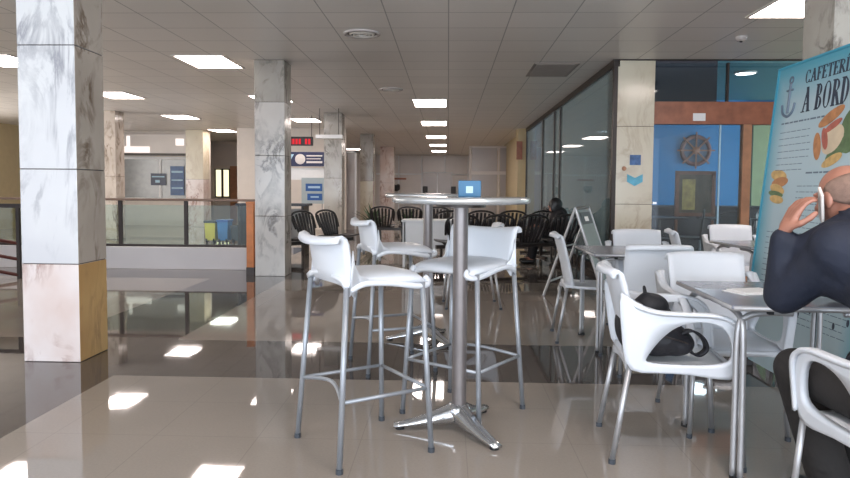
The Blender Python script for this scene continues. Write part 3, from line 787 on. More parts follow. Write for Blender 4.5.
# ------------------------------------------------------------------ armchair (faces local +x)
def make_armchair(label):
    t = thing('armchair', label, 'chair', group='white plastic armchairs with aluminium legs')
    H = .44
    # seat: curved pan
    rows_ = []
    for i in range(9):
        u = i/8; x = -.21+.45*u
        z = H-.012*math.sin(PI*u) - (.03*((u-.8)/.2)**2 if u > .8 else 0)
        row = []
        for j in range(9):
            v = -1+2*j/8
            row.append((x, v*(.225+.015*u), z-.012*(1-v*v)))
        rows_.append(row)
    MB().grid(rows_).build('seat', 'plastic', t, smooth=True, solid=.02)
    # apron under the seat front and rear
    for xx in (.235, -.21):
        MB().grid([[(xx+.01*math.cos(v*1.3), v*.235, H-.02) for v in [-1+k/5 for k in range(11)]], [(xx+.012*math.cos(v*1.3), v*.235, H-.055+.02*(1-v*v)) for v in [-1+k/5 for k in range(11)]]]).build('seat_apron', 'plastic', t, smooth=True, solid=.016)
    # backrest: leaning, curved in plan, rolled top
    prof = [(-.19, .425), (-.205, .50), (-.225, .60), (-.25, .70), (-.272, .785), (-.285, .825), (-.300, .838), (-.315, .830), (-.318, .812)]
    rows_ = []
    for k, (x, z) in enumerate(prof):
        s_ = k/(len(prof)-1)
        hw = .225+.012*s_
        row = []
        for j in range(13):
            v = -1+2*j/12
            row.append((x+.045*v*v-(.0), v*hw, z-.012*abs(v)**4*s_))
        rows_.append(row)
    MB().grid(rows_).build('backrest', 'plastic', t, smooth=True, solid=.016)
    # arms with their side frames
    outer = [(-.215, .395), (-.235, .50), (-.245, .60), (-.262, .72), (-.245, .755), (-.19, .705), (-.10, .668), (.02, .662), (.12, .660), (.19, .645), (.232, .60), (.248, .50), (.252, .385), (.16, .385), (.05, .405), (-.10, .405)]
    inner = [(-.150, .445), (-.135, .475), (-.118, .505), (-.095, .54), (-.065, .575), (-.035, .602), (.00, .622), (.05, .634), (.10, .636), (.160, .622), (.195, .580), (.212, .50), (.208, .46), (.14, .445), (.05, .44), (-.06, .44)]
    for sy in (-1, 1):
        b = MB(); n = len(outer)
        yy = lambda z: sy*(.238+.045*max(0, (z-.39))/.28)
        mid = [((o[0]+i[0])/2, (o[1]+i[1])/2) for o, i in zip(outer, inner)]
        b.grid([[(x, yy(z), z) for x, z in ring] for ring in (outer, mid, inner)], True)
        b.build('arm', 'plastic', t, smooth=True, sub=1, solid=.026)
        # broad flat top of the armrest
        top = catmull([(-.25, sy*.272, .735), (-.19, sy*.285, .69), (-.10, sy*.292, .665), (.02, sy*.292, .66), (.12, sy*.290, .658), (.19, sy*.286, .64), (.232, sy*.28, .595), (.247, sy*.262, .50), (.25, sy*.25, .42)], 4)
        b = MB()
        b.grid([[p+Vector((0, sy*w_, q)) for p in top] for w_, q in ((-.024, 0), (-.012, .005), (.012, .005), (.02, 0))])
        b.build('armrest', 'plastic', t, smooth=True, solid=.016)
    for sx, ex in ((-.20, -.27), (.235, .265)):
        for sy in (-1, 1):
            o = MB().tube([(sx, sy*.235, .43), (ex, sy*.262, .012)], .0125, 12).build('leg', 'alu', t, smooth=True)
            MB().tube([(ex, sy*.262, 0), (ex, sy*.262, .02)], .0155, 10).build('foot_cap', 'bin', o)
    return t
ac = make_armchair('white plastic armchair holding the black backpack')
for ch in ac.children_recursive:
    for v in ch.data.vertices: v.co.y *= .87
AR = math.radians
chairs = [
 ((1.01, 3.02), AR(-6), 'white plastic armchair holding the black backpack', 1),
 ((1.450, 2.06), AR(92), 'white armchair the man sits on, lower right corner', 1),
 ((1.40, 3.40), AR(-92), 'white chair tucked in behind the near table, its back above the tabletop', 1),
 ((1.32, 4.42), AR(90), 'pale grey looking chair seen from behind, right behind the backpack chair', 0),
 ((1.13, 5.25), AR(-4), 'white chair in side view beside the folding board', 0),
 ((1.62, 5.50), AR(-92), 'white chair facing the viewer in front of the cream pillar', 1),
 ((2.22, 5.80), AR(-12), 'white chair in side view in front of the cafe door', 0),
 ((2.32, 5.00), AR(125), 'white chair with its back turned, left of the menu board', 0),
 ((2.80, 6.45), AR(-95), 'bright white chair at the back beside the menu board edge', 1),
 ((.24, 6.65), AR(184), 'lone white chair in side view behind the bar stools', 1),
]
for i, ((x, y), a, l, arms) in enumerate(chairs):
    if i == 0:
        c_ = ac; ac.location = (x, y, 0); ac.rotation_euler = (0, 0, a)
    else: c_ = dup(ac, (x, y, 0), a, l)
    if not arms:
        c_['group'] = 'white plastic chairs without arms'
        for ch in list(c_.children):
            if ch.name.startswith('arm'): bpy.data.objects.remove(ch)

# ------------------------------------------------------------------ cafe tables
def make_table(label):
    t = thing('cafe_table', label, 'table', group='square grey topped cafe tables')
    MB().box(-.36, .36, -.36, .36, .712, .728, .005).build('tabletop', 'tabletop', t)
    b = MB()
    r = .352
    c = [(-r, -r), (r, -r), (r, r), (-r, r)]
    for k in range(4): b.tube([(*c[k], .716), (*c[(k+1) % 4], .716)], .012, 8)
    b.build('edge_rim', 'alu', t, smooth=True)
    for sx in (-1, 1):
        for sy in (-1, 1):
            e = .30
            b = MB()
            # two tubes of bent pipe side by side: one turns along x, one along y
            b.tube(catmull([(sx*(e-.20), sy*e, .690), (sx*(e-.10), sy*e, .690), (sx*(e-.02), sy*e, .672), (sx*(e+.012), sy*e, .61), (sx*(e+.014), sy*e, .3), (sx*(e+.015), sy*e, .012)], 5), .0125, 10)
            b.tube(catmull([(sx*e, sy*(e-.20), .690), (sx*e, sy*(e-.10), .690), (sx*e, sy*(e-.02), .672), (sx*e-.002*sx, sy*(e+.018), .61), (sx*(e-.005), sy*(e+.024), .3), (sx*(e-.005), sy*(e+.024), .012)], 5), .0125, 10)
            o = b.build('leg', 'alu', t, smooth=True)
            MB().tube([(sx*(e+.004), sy*(e+.012), 0), (sx*(e+.004), sy*(e+.012), .018)], .027, 14).build('foot_cap', 'rubber', o)
    b = MB()
    for sx in (-1, 1):
        for sy in (-1, 1): b.box(sx*.2-.01, sx*.2+.01, sy*.33-.01, sy*.33+.01, .69, .712)
    b.build('spacers', 'rubber', t)
    return t
ct = make_table('grey topped square table the man leans on')
ct.location = (1.50, 2.98, 0); ct.rotation_euler = (0, 0, AR(-2))
dup(ct, (1.40, 5.06, 0), 0, 'grey topped square table behind, at the side view chair')
dup(ct, (2.78, 5.80, 0), AR(4), 'grey topped square table at the back, before the cafe door')

# papers on the table
o = tag(MB().box(-.10, .10, -.07, .07, 0, .004).box(-.07, .11, -.05, .08, .004, .007).build('papers', 'paper'), 'white sheets of paper lying on the near table beside the man', 'paper')
o.location = (1.36, 2.98, .7285); o.rotation_euler = (0, 0, .3)

# ------------------------------------------------------------------ bar stool (faces local +x)
def make_stool(label):
    t = thing('bar_stool', label, 'bar stool', group='white seated bar stools with grey tube legs')
    H = .80
    rows_ = []
    for i in range(11):
        u = i/10; x = -.20+.43*u
        z = H+.006*math.sin(PI*u)-(.03*((u-.8)/.2)**2 if u > .8 else 0)
        hw = .205*(1-.22*max(0, (u-.75)/.25)**2)
        rows_.append([(x, v*hw, z-.03*abs(v)**5) for v in [-1+k/6 for k in range(13)]])
    MB().grid(rows_).build('seat', 'plastic', t, smooth=True, solid=.022)
    prof = [(-.185, .725), (-.195, .78), (-.20, .83), (-.21, .89), (-.218, .935), (-.228, .955), (-.247, .965), (-.265, .955), (-.268, .935)]
    rows_ = []
    for k, (x, z) in enumerate(prof):
        s_ = k/(len(prof)-1); row = []
        for j in range(13):
            v = -1+2*j/12
            zz = z
            if k == 0: zz = .725+.055*(1-v*v)**.5 if abs(v) < 1 else .725
            row.append((x+.035*v*v, v*(.20+.012*s_), zz+.016*v*v*s_))
        rows_.append(row)
    MB().grid(rows_).build('backrest', 'plastic', t, smooth=True, solid=.016)
    for sy in (-1, 1):
        # side loop running from the back socket under the seat to the front
        b = MB()
        b.tube(catmull([(-.17, sy*.205, .755), (-.10, sy*.205, .778), (.02, sy*.205, .772), (.14, sy*.20, .752), (.21, sy*.185, .748), (.235, sy*.165, .762), (.22, sy*.16, .782)], 5), .010, 8)
        b.grid([[(-.165, sy*.212, .92), (-.155, sy*.208, .86), (-.13, sy*.205, .815), (-.08, sy*.204, .79)], [(-.18, sy*.212, .73), (-.17, sy*.21, .74), (-.13, sy*.206, .77), (-.08, sy*.204, .785)]])
        b.build('side_bracket', 'plastic', t, smooth=True, solid=.008)
    F = {}
    for sx, ex in ((-.185, -.235), (.185, .215)):
        for sy in (-1, 1):
            p0 = Vector((sx, sy*.195, .765)); p1 = Vector((ex, sy*.235, .012))
            o = MB().tube([p0, p1], .0125, 12).build('leg', 'alu_paint', t, smooth=True)
            MB().tube([(ex, sy*.235, 0), (ex, sy*.235, .022)], .0155, 10).build('foot_cap', 'bin', o)
            F[(sx > 0, sy)] = lambda z, p0=p0, p1=p1: p0+(p1-p0)*((p0.z-z)/(p0.z-p1.z))
    b = MB(); z = .29
    for sy in (-1, 1):
        a, c = F[(False, sy)](z), F[(True, sy)](z); b.tube([a, c], .009, 8)
    a, c = F[(True, -1)](z), F[(True, 1)](z); b.tube([a, c], .009, 8)
    a, c = F[(False, -1)](z), F[(False, 1)](z)
    b.tube(catmull([a, (a+c)/2+Vector((.05, 0, .03)), c], 6), .009, 8)
    b.build('footrest', 'alu_paint', t, smooth=True)
    return t
bs = make_stool('white bar stool in front, left of the bar table')
bs.location = (-.375, 2.98, 0); bs.rotation_euler = (0, 0, AR(34))
dup(bs, (.085, 3.455, 0), AR(236), 'white bar stool right of the table pole, back to the right')
dup(bs, (-.36, 4.36, 0), AR(22), 'white bar stool behind the front stool, in side view')

# ------------------------------------------------------------------ bar tables
def make_bartable(label):
    t = thing('bar_table', label, 'bar table', group='tall round bar tables with three footed bases')
    R_ = .335
    MB().lathe([(0, 1.110), (R_-.02, 1.110), (R_-.004, 1.116), (R_, 1.127), (R_-.004, 1.138), (R_-.02, 1.142), (0, 1.142)], 56).build('tabletop', 'bartop', t, smooth=True)
    MB().lathe([(0, 1.092), (.12, 1.092), (.12, 1.110), (0, 1.110)], 28).build('mounting_plate', 'darkmetal', t)
    MB().lathe([(.036, .09), (.036, 1.092)], 28).build('pole', 'pole', t, smooth=True)
    MB().lathe([(0, .125), (.045, .125), (.055, .11), (.06, .085), (.05, .06), (0, .05)], 24).build('hub', 'cast', t, smooth=True)
    for a in (183, 303, 63):
        ar = AR(a)
        rows_ = []
        for k in range(9):
            u = k/8; x = .02+.30*u
            w = .050*(1-u)+.024*u; zt = .105*(1-u)**1.4+.030; zb = .012+.035*(1-u) if k < 8 else .012
            rows_.append([(x, -w, zb), (x, -w*.95, (zb+zt)/2), (x, -w*.45, zt), (x, w*.45, zt), (x, w*.95, (zb+zt)/2), (x, w, zb)])
        b = MB().grid(rows_, True)
        b.bm.faces.new([v for v in list(b.bm.verts)[-6:]])
        o = b.build('foot', 'cast', t, smooth=True, mx=Matrix.Rotation(ar, 4, 'Z'))
        MB().lathe([(.022, 0), (.022, .014), (0, .014)], 16, Matrix.Rotation(ar, 4, 'Z') @ Matrix.Translation((.29, 0, 0))).build('foot_pad', 'rubber', o)
    return t
bt = make_bartable('tall round bar table in front, beside the white stools')
bt.location = (.062, 3.2, 0)
dup(bt, (-.155, 5.1, 0), AR(4), 'tall round bar table farther back, half hidden by the front one')

# blue card holder on the bar table
t = thing('card_holder', 'small blue card box with a pale square on the bar table', 'card holder', (.105, 3.3, 1.142), AR(2))
MB().box(-.056, .056, -.02, .02, 0, .080, .003).build('body', 'boxblue', t)
MB().box(-.018, .016, -.0225, -.0201, .018, .052).build('pale_square', 'paleblue', t)

# ------------------------------------------------------------------ folding sign board (a-frame)
t = thing('sandwich_board', 'aluminium folding board with grey panel before the glass wall', 'sandwich board', (1.50, 7.45, 0), AR(-27))
for s_ in (-1, 1):
    e = .34
    def pt(y, z): return (s_*e*(1-z/.98), y, z)
    b = MB()
    for y in (-.27, .27): b.tube([pt(y, 0), pt(y, .98)], .016, 8)
    b.tube([pt(-.27, .98), pt(.27, .98)], .016, 8).tube([pt(-.27, .16), pt(.27, .16)], .014, 8)
    o = b.build('frame', 'alu', t)
    if s_ == 1:
        b = MB(); b.grid([[pt(-.26, .17), pt(.26, .17)], [pt(-.26, .96), pt(.26, .96)]]); b.build('panel', 'chalk', t, solid=.012)
        b = MB(); q = lambda y, z: (e*(1-z/.98)+.010, y, z+.003)
        b.grid([[q(-.2, .80), q(.2, .80)], [q(-.2, .93), q(.2, .93)]]); b.build('dark_header', 'bin', t, solid=.002)
        q2 = lambda y, z: (e*(1-z/.98)+.013, y, z+.005)
        b = MB(); b.grid([[q2(-.08, .83), q2(.06, .83)], [q2(-.08, .88), q2(.06, .88)]]); b.build('white_mark', 'paper', t, solid=.002)
    else:
        b = MB(); b.tube([pt(-.27, .55), pt(.27, .55)], .010, 8); b.build('cross_bar', 'alu', t)

# ------------------------------------------------------------------ tall menu board, leaning; its face looks towards -x
BY = 4.58; BW = 1.25; BH = 2.00
t = thing('menu_board', 'tall pale blue cafeteria menu board with pictures of food', 'menu board', (2.03, BY, 0), -PI/2)
lean = math.atan2(.20, BH)
LM = Matrix.Rotation(-lean, 4, 'X')     # top tips away from the reader
bm_ = M['boardblue'] = None
def board_mat():
    m = bpy.data.materials.new('menu_print'); m.use_nodes = True
    nt = m.node_tree; L = nt.links; N = nt.nodes.new; b = nt.nodes['Principled BSDF']
    tc = N('ShaderNodeTexCoord'); sp = N('ShaderNodeSeparateXYZ'); L.new(tc.outputs['Object'], sp.inputs[0])
    n = N('ShaderNodeTexNoise'); n.inputs['Scale'].default_value = 3; L.new(tc.outputs['Object'], n.inputs['Vector'])
    a = math_node(nt, 'ADD', sp.outputs[0], math_node(nt, 'MULTIPLY', n.outputs[0], .05))
    # a saturated border fading to a pale centre: distance to the print's edge
    ex = math_node(nt, 'MINIMUM', a, math_node(nt, 'SUBTRACT', BW, sp.outputs[0]))
    ez = math_node(nt, 'SUBTRACT', BH, sp.outputs[2])
    d = math_node(nt, 'MINIMUM', ex, math_node(nt, 'MULTIPLY', ez, .8))
    r = N('ShaderNodeValToRGB'); r.color_ramp.elements[0].position = .02; r.color_ramp.elements[1].position = .20
    r.color_ramp.elements[0].color = (*lin((84, 158, 178)), 1); r.color_ramp.elements[1].color = (*lin((170, 192, 200)), 1)
    L.new(d, r.inputs[0]); L.new(r.outputs[0], b.inputs['Base Color']); b.inputs['Roughness'].default_value = .3
    return m
M['boardblue'] = board_mat()
board = MB().box(0, BW, 0, .02, .05, BH).build('printed_panel', 'boardblue', t); board.matrix_local = LM
def onb(o):
    o.parent = board; return o
b = MB().box(-.015, 0, -.006, .026, .0, BH).box(BW, BW+.015, -.006, .026, 0, BH).box(-.015, BW+.015, -.006, .026, BH, BH+.015)
fr_ = b.build('frame', mat('teal_board_edge', (60, 150, 176), .4, var=.1), t); fr_.matrix_local = LM
for x in (.08, BW-.08):
    o = MB().tube([(x, .03, .03), (x, -.0, 0.03)], .02, 8).tube([(x, .28, .012), (x, .19, 1.5)], .012, 8).build('prop_leg', 'darkmetal', t)
for x in (-.02, BW-.1): MB().box(x, x+.12, -.03, .04, 0, .06, .006).build('foot', 'black', t)
M['menuink'] = mat('dark_blue_print_ink', (40, 52, 70), .5, var=.05)
M['greyink'] = mat('grey_print_ink', (96, 112, 128), .5, var=.05)
def serif(txt, x0, z0, h, sx, st, name):
    """bold roman capitals built from stems, hairlines, bowls and slab serifs; x along the board, z up"""
    x = x0; hair = st*.42; sf = st*.55
    for ch in txt:
        w = {'I': .30, 'A': .74, 'B': .62, 'O': .72, 'R': .68, 'D': .68, 'C': .64, 'F': .56, 'E': .58, 'T': .64, 'Í': .30, ' ': .34}[ch]*h*sx
        if ch != ' ':
            b = MB()
            def bar(xa, xb, za, zb): b.box(x+xa, x+xb, -.0022, 0, z0+za, z0+zb)
            def stroke(p, q, t_):
                b.prism([(x+p[0]-t_/2, z0+p[1]), (x+p[0]+t_/2, z0+p[1]), (x+q[0]+t_/2, z0+q[1]), (x+q[0]-t_/2, z0+q[1])], -.0022, 0)
            def arc(cx, cz, rx, rz, a0, a1, tmid, tend):
                n = 18; rows_ = []
                for k in range(n+1):
                    a = a0+(a1-a0)*k/n; t_ = tend+(tmid-tend)*abs(math.cos(a))**1.3
                    rows_.append([(x+cx+(rx-t_*f)*math.cos(a), -.0015, z0+cz+(rz-min(t_, tend*1.2)*f)*math.sin(a)) for f in (0, 1)])
                b.grid(rows_)
            def foot(cx, z): bar(cx-st*.5-sf*.6, cx+st*.5+sf*.6, z, z+hair*.6)
            sl = st/2+sf*.6
            if ch in 'IÍ':
                bar(w/2-st/2, w/2+st/2, 0, h); foot(w/2, 0); foot(w/2, h-hair*.6)
                if ch == 'Í': stroke((w/2-st*.1, h*1.08), (w/2+st*.5, h*1.25), st*.5)
            elif ch == 'A':
                stroke((w*.14, 0), (w*.50, h), hair); stroke((w*.80, 0), (w*.46, h), st); bar(w*.24, w*.70, h*.30, h*.30+hair*.7)
                foot(w*.14, 0); foot(w*.80, 0)
            elif ch == 'O': arc(w/2, h/2, w*.46, h*.52, 0, 2*PI, st, hair*.7)
            elif ch == 'C':
                arc(w/2, h/2, w*.46, h*.52, PI*.28, PI*1.72, st, hair*.7); bar(w*.76, w*.76+hair, h*.70, h*.98); bar(w*.76, w*.76+hair, h*.02, h*.24)
            elif ch == 'D':
                bar(sl-st/2, sl+st/2, 0, h); foot(sl, 0); foot(sl, h-hair*.6); arc(sl, h/2, w-sl-st*.2, h/2, -PI/2, PI/2, st, hair*.7)
            elif ch in 'BR':
                bar(sl-st/2, sl+st/2, 0, h); foot(sl, 0); foot(sl, h-hair*.6)
                arc(sl+st*.3, h*.755, w*.86-sl-st*.3, h*.245, -PI/2, PI/2, st*.9, hair*.7)
                if ch == 'B': arc(sl+st*.3, h*.26, w*.95-sl-st*.3, h*.26, -PI/2, PI/2, st, hair*.7)
                else: stroke((w*.88, 0), (sl+st*.8, h*.52), st); foot(w*.88, 0)
            elif ch in 'EF':
                bar(sl-st/2, sl+st/2, 0, h); foot(sl, 0); foot(sl, h-hair*.6); bar(sl, w*.9, h-hair*.7, h); bar(sl, w*.68, h*.5, h*.5+hair*.7)
                bar(w*.9-hair*.8, w*.9, h*.78, h); bar(w*.68-hair*.7, w*.68, h*.42, h*.62)
                if ch == 'E': bar(sl, w*.93, 0, hair*.7); bar(w*.93-hair*.8, w*.93, 0, h*.22)
            elif ch == 'T':
                bar(w/2-st/2, w/2+st/2, 0, h); foot(w/2, 0); bar(w*.05, w*.95, h-hair*.7, h); bar(w*.05, w*.05+hair*.8, h*.78, h); bar(w*.95-hair*.8, w*.95, h*.78, h)
            b.build(name, 'menuink', board)
        x += w+st*.16
serif('CAFETERÍA', .345, 1.862, .080, 1.14, .016, 'heading_letter')
serif('A BORDO', .35, 1.680, .155, .79, .0245, 'title_letter')
# anchor-like logo at the left of the heading
b = MB()
b.tube([(.18, -.002, 1.885), (.18, -.002, 1.695)], .010, 8)
b.tube(catmull([(.10, -.002, 1.755), (.12, -.002, 1.700), (.18, -.002, 1.675), (.24, -.002, 1.700), (.26, -.002, 1.755)]), .009, 8)
b.tube([(.14, -.002, 1.845), (.22, -.002, 1.845)], .007, 8)
b.lathe([(.026, -.003), (.026, .003), (.014, .003), (.014, -.003), (.026, -.003)], 20, TR(.18, -.002, 1.910, rx=PI/2))
b.build('logo', 'greyink', board)
b = MB(); random.seed(3)
def lines(x0, x1, z, n, step, h=.007):
    for k in range(n):
        x = x0
        while x < x1-.02:
            w = random.uniform(.02, .07); w = min(w, x1-x)
            b.box(x, x+w, -.0012, 0, z-k*step-h/2, z-k*step+h/2); x += w+.012
for args in ((.12, .62, 1.63, 1, .05, .010), (.12, .50, 1.57, 5, .042, .004), (.12, .44, 1.36, 2, .036, .004), (.50, 1.0, 1.30, 1, .05, .010),
             (.42, .92, 1.22, 10, .036, .004), (.12, .46, .92, 12, .036, .004), (.55, 1.1, .80, 12, .036, .004)):
    b = MB(); lines(*args); b.build('menu_lines', 'greyink', board)
M['bread'] = mat('toasted_bread_print', (178, 122, 78), .5, var=.3, scale=16)
M['bread2'] = mat('golden_toast_print', (200, 164, 104), .5, var=.25, scale=20)
M['ham'] = mat('red_ham_print', (176, 96, 80), .5, var=.25, scale=16)
M['leaf'] = mat('green_lettuce_print', (88, 112, 74), .5, var=.3, scale=16)
M['cheese'] = mat('pale_cheese_print', (206, 186, 158), .5, var=.1, scale=12)
def oval(m, x, z, rx, rz, a, name, y=-.001):
    MB().lathe([(0, 0), (.8, .0), (1, -.25)], 24, Matrix.Translation((x, y, z)) @ Matrix.Rotation(a, 4, 'Y') @ Matrix.Diagonal((rx, .004, rz, 1)) @ Matrix.Rotation(PI/2, 4, 'X')).build(name, m, board)
# filled rolls, upper right of the print
oval('leaf', 0.895, 1.525, .10, .13, .3, 'lettuce_picture', -.001)
oval('leaf', 0.795, 1.425, .13, .05, -.6, 'lettuce_picture', -.0012)
oval('cheese', 0.735, 1.485, .11, .075, -.5, 'cheese_picture', -.002)
oval('bread', 0.690, 1.620, .13, .036, -.36, 'roll_picture', -.0025)
oval('ham', 0.720, 1.565, .09, .022, -.36, 'ham_picture', -.0028)
oval('bread', 0.585, 1.455, .040, .085, -.25, 'roll_picture', -.003)
oval('ham', 0.655, 1.495, .030, .07, -.4, 'ham_picture', -.0034)
oval('bread2', 0.755, 1.365, .10, .03, -.3, 'roll_picture', -.003)
# toasted sandwich, middle left
oval('bread2', 0.175, 1.29, 0.105, 0.037, .12, 'toast_picture', -.001)
oval('bread', 0.200, 1.245, 0.105, 0.034, -.1, 'toast_picture', -.002)
oval('bread2', 0.180, 1.20, 0.098, 0.032, .2, 'toast_picture', -.003)
oval('leaf', 0.170, 1.17, 0.098, 0.021, .1, 'lettuce_picture', -.0035)
oval('bread2', 0.190, 1.135, 0.091, 0.028, .1, 'toast_picture', -.004)
for k in range(9): MB().ball((.15+k*.12, -.001, .42+.04*(k % 3)), (.012, .002, .02)).build('dark_drop', 'menuink', board)

# ------------------------------------------------------------------ black backpack on the armchair
t = thing('backpack', 'black backpack lying on the white armchair seat', 'backpack', (.95, 2.98, .44), AR(8))
b = MB()
b.ball((-.02, 0, .09), (.14, .16, .09), 20).ball((-.11, .02, .13), (.07, .13, .12), 18).ball((.05, -.02, .07), (.09, .14, .065), 18)
body_ = b.build('main_body', 'bag', t, remesh=.010, soft=8)
b = MB()
b.ball((.01, .10, .20), (.085, .07, .065), 18).ball((.05, .11, .16), (.07, .05, .05), 14).ball((-.01, .10, .225), (.04, .05, .045), 14).build('top_flap', 'bag', t, remesh=.008, soft=5)
MB().tube(catmull([(-.02, .1, .25), (-.015, .12, .29), (.0, .13, .25)], 5), .007, 8).build('carry_handle', 'bag', t)
b = MB()
pp = catmull([(.04, -.10, .11), (.09, -.12, .135), (.15, -.11, .10), (.175, -.10, .05), (.15, -.09, .02), (.11, -.10, .03), (.08, -.10, .07)], 6)
b.grid([[p+Vector((0, d_, 0)) for p in pp] for d_ in (-.018, .018)]); b.build('shoulder_strap', 'bag', t, smooth=True, solid=.010)
pp = catmull([(-.06, .02, .19), (.02, .05, .175), (.05, .08, .12), (.10, .06, .05)], 6)
b = MB(); b.grid([[p+Vector((0, d_, 0)) for p in pp] for d_ in (-.015, .015)]); b.build('shoulder_strap', 'bag', t, smooth=True, solid=.010)
MB().tube(catmull([(-.13, -.09, .14), (-.05, -.155, .12), (.05, -.155, .09), (.1, -.12, .06)], 5), .003, 6).build('zip', 'darkmetal', t)

# ------------------------------------------------------------------ the man at the near table
def V(*a): return Vector(a)
man = thing('person', 'bald man in navy jacket at the near table holding a phone to his ear', 'person', (1.56, 2.10, 0))
o_ = V(1.56, 2.10, 0)
def P(x, y, z): return V(x, y, z)-o_
pel = P(1.50, 1.99, .53); waist = P(1.49, 2.04, .68); chest = P(1.47, 2.16, .89); neckb = P(1.435, 2.30, 1.06)
headc = P(1.418, 2.42, 1.160)
shL = P(1.325, 2.27, .985); shR = P(1.66, 2.26, .975)
elL = P(1.240, 2.46, .80); wrL = P(1.215, 2.43, 1.02)
elR = P(1.80, 2.58, .81); wrR = P(1.60, 2.80, .775)
hipL = P(1.42, 2.01, .51); hipR = P(1.58, 2.01, .51)
knL = P(1.275, 2.43, .535); knR = P(1.56, 2.47, .54)
anL = P(1.425, 2.43, .10); anR = P(1.56, 2.50, .10)
hm = Matrix.Translation(headc) @ Matrix.Rotation(AR(16), 4, 'Z') @ Matrix.Rotation(AR(-14), 4, 'X')
b = MB()
b.capsule(pel, waist, .125, .115).capsule(waist, chest, .115, .13).capsule(chest, neckb, .12, .07)
b.capsule(shL, shR, .06, .06).capsule(neckb, hm @ V(0, -.02, -.05), .058, .055)
for a_, c_, d_ in ((shL, elL, wrL), (shR, elR, wrR)):
    b.capsule(a_, c_, .052, .042).capsule(c_, d_, .042, .028)
for a_, c_, d_ in ((hipL, knL, anL), (hipR, knR, anR)):
    b.capsule(pel, a_, .11, .085).capsule(a_, c_, .080, .055).capsule(c_, d_, .054, .036).capsule(d_, d_+V(-.01, .13, -.055), .035, .028)
# head: skull, jaw, nose, brows, ears, lips in head space (+y is forward)
def hb(c, r, rot=None):
    b.ball((0, 0, 0), r, 18, None) if False else b.lathe([(max(0, math.sin(PI*i/12)) if 0 < i < 12 else 0, -math.cos(PI*i/12)) for i in range(13)], 20, hm @ Matrix.Translation(c) @ (rot or Matrix.Identity(4)) @ Matrix.Diagonal((*r, 1)))
hb((0, -.012, .025), (.077, .096, .088)); hb((0, .02, -.02), (.067, .075, .085)); hb((0, .052, -.075), (.042, .040, .034))
hb((0, .098, -.012), (.013, .018, .028)); hb((0, .107, -.03), (.017, .015, .012)); hb((0, .08, .028), (.052, .02, .012))
hb((-.078, -.005, -.01), (.010, .020, .033)); hb((.078, -.005, -.01), (.010, .020, .033))
hb((0, .084, -.057), (.024, .012, .008)); hb((-.04, .06, -.025), (.022, .03, .022)); hb((.04, .06, -.025), (.022, .03, .022))
def hand(wr, dirv, nrm, curl, thumb_side):
    """palm from the wrist along dirv; fingers bend towards nrm; thumb leaves the palm's side"""
    d = dirv.normalized(); n = (nrm-d*nrm.dot(d)).normalized(); s_ = d.cross(n)*thumb_side
    # palm
    b.capsule(wr, wr+d*.03, .026, .028, flat=(1, .8))
    for q in (-.030, -.010, .010, .030): b.capsule(wr+d*.02+s_*q*.7, wr+d*.088+s_*q, .0165, .0125, 10)
    for q, L in ((.033, .070), (.011, .078), (-.011, .072), (-.033, .056)):
        p = wr+d*.09+s_*q; a = curl*.5; dd = d
        for k, f in enumerate((.45, .32, .23)):
            dd = (d*math.cos(a)+n*math.sin(a)).normalized(); p2 = p+dd*L*f
            b.capsule(p, p2, .0096-.0008*k, .0088-.0008*k, 10); p = p2; a += curl
    p = wr+d*.025+s_*.026
    for dd, L in (((d*.6+s_*.7+n*.3), .04), ((d*.85+s_*.25+n*.45), .032), ((d*.9+n*.4), .026)):
        p2 = p+dd.normalized()*L; b.capsule(p, p2, .0125, .0105, 10); p = p2
earL = hm @ V(-.082, -.005, -.01)
phc = earL+V(-.016, .004, -.022)      # phone centre, just off the ear
hand(wrL+V(0, 0, .012), V(.045, -.015, .11), V(.9, -.05, .0), .42, -1)
hand(wrR, V(-.12, .06, -.0), V(0, 0, -1), .35, 1)
body_ = b.build('body', 'skin', man, remesh=.0055, soft=3)
# phone
def phone():
    t = thing('mobile_phone', 'pale mobile phone held to the man\'s ear', 'phone', o_+phc)
    m_ = Matrix.Rotation(AR(-18), 4, 'Z') @ Matrix.Rotation(AR(28), 4, 'X') @ Matrix.Rotation(AR(-8), 4, 'Y')
    MB().box(-.005, .005, -.032, .032, -.062, .062, .003).build('case', 'panel', t, mx=m_)
    MB().box(.0051, .0058, -.029, .029, -.056, .056).build('screen', 'black', t, mx=m_)
phone()
# eyes
for sx in (-1, 1):
    o = MB().ball(hm @ V(sx*.031, .083, .008), .0115, 12).build('eye', 'paper', man, smooth=True)
    MB().ball(hm @ V(sx*.031, .0925, .008), .005, 10).build('iris', 'black', o, smooth=True)
# hair: short, round the back and sides, bald crown
b = MB(); rows_ = []
for i in range(9):
    row = []
    for j in range(25):
        th = AR(170)+AR(200)*j/24; e_ = max(0, math.sin(PI*j/24))**.45
        ph = (.02-.85*e_)+((.12+.50*e_)-(.02-.85*e_))*i/8
        rx, ry, rz = .0795, .0985, .090
        row.append(hm @ V(rx*math.cos(ph)*math.cos(th), -.012+ry*math.cos(ph)*math.sin(th), .02+rz*math.sin(ph)))
    rows_.append(row)
b.grid(rows_); b.build('hair', 'hair', man, smooth=True, solid=.003)
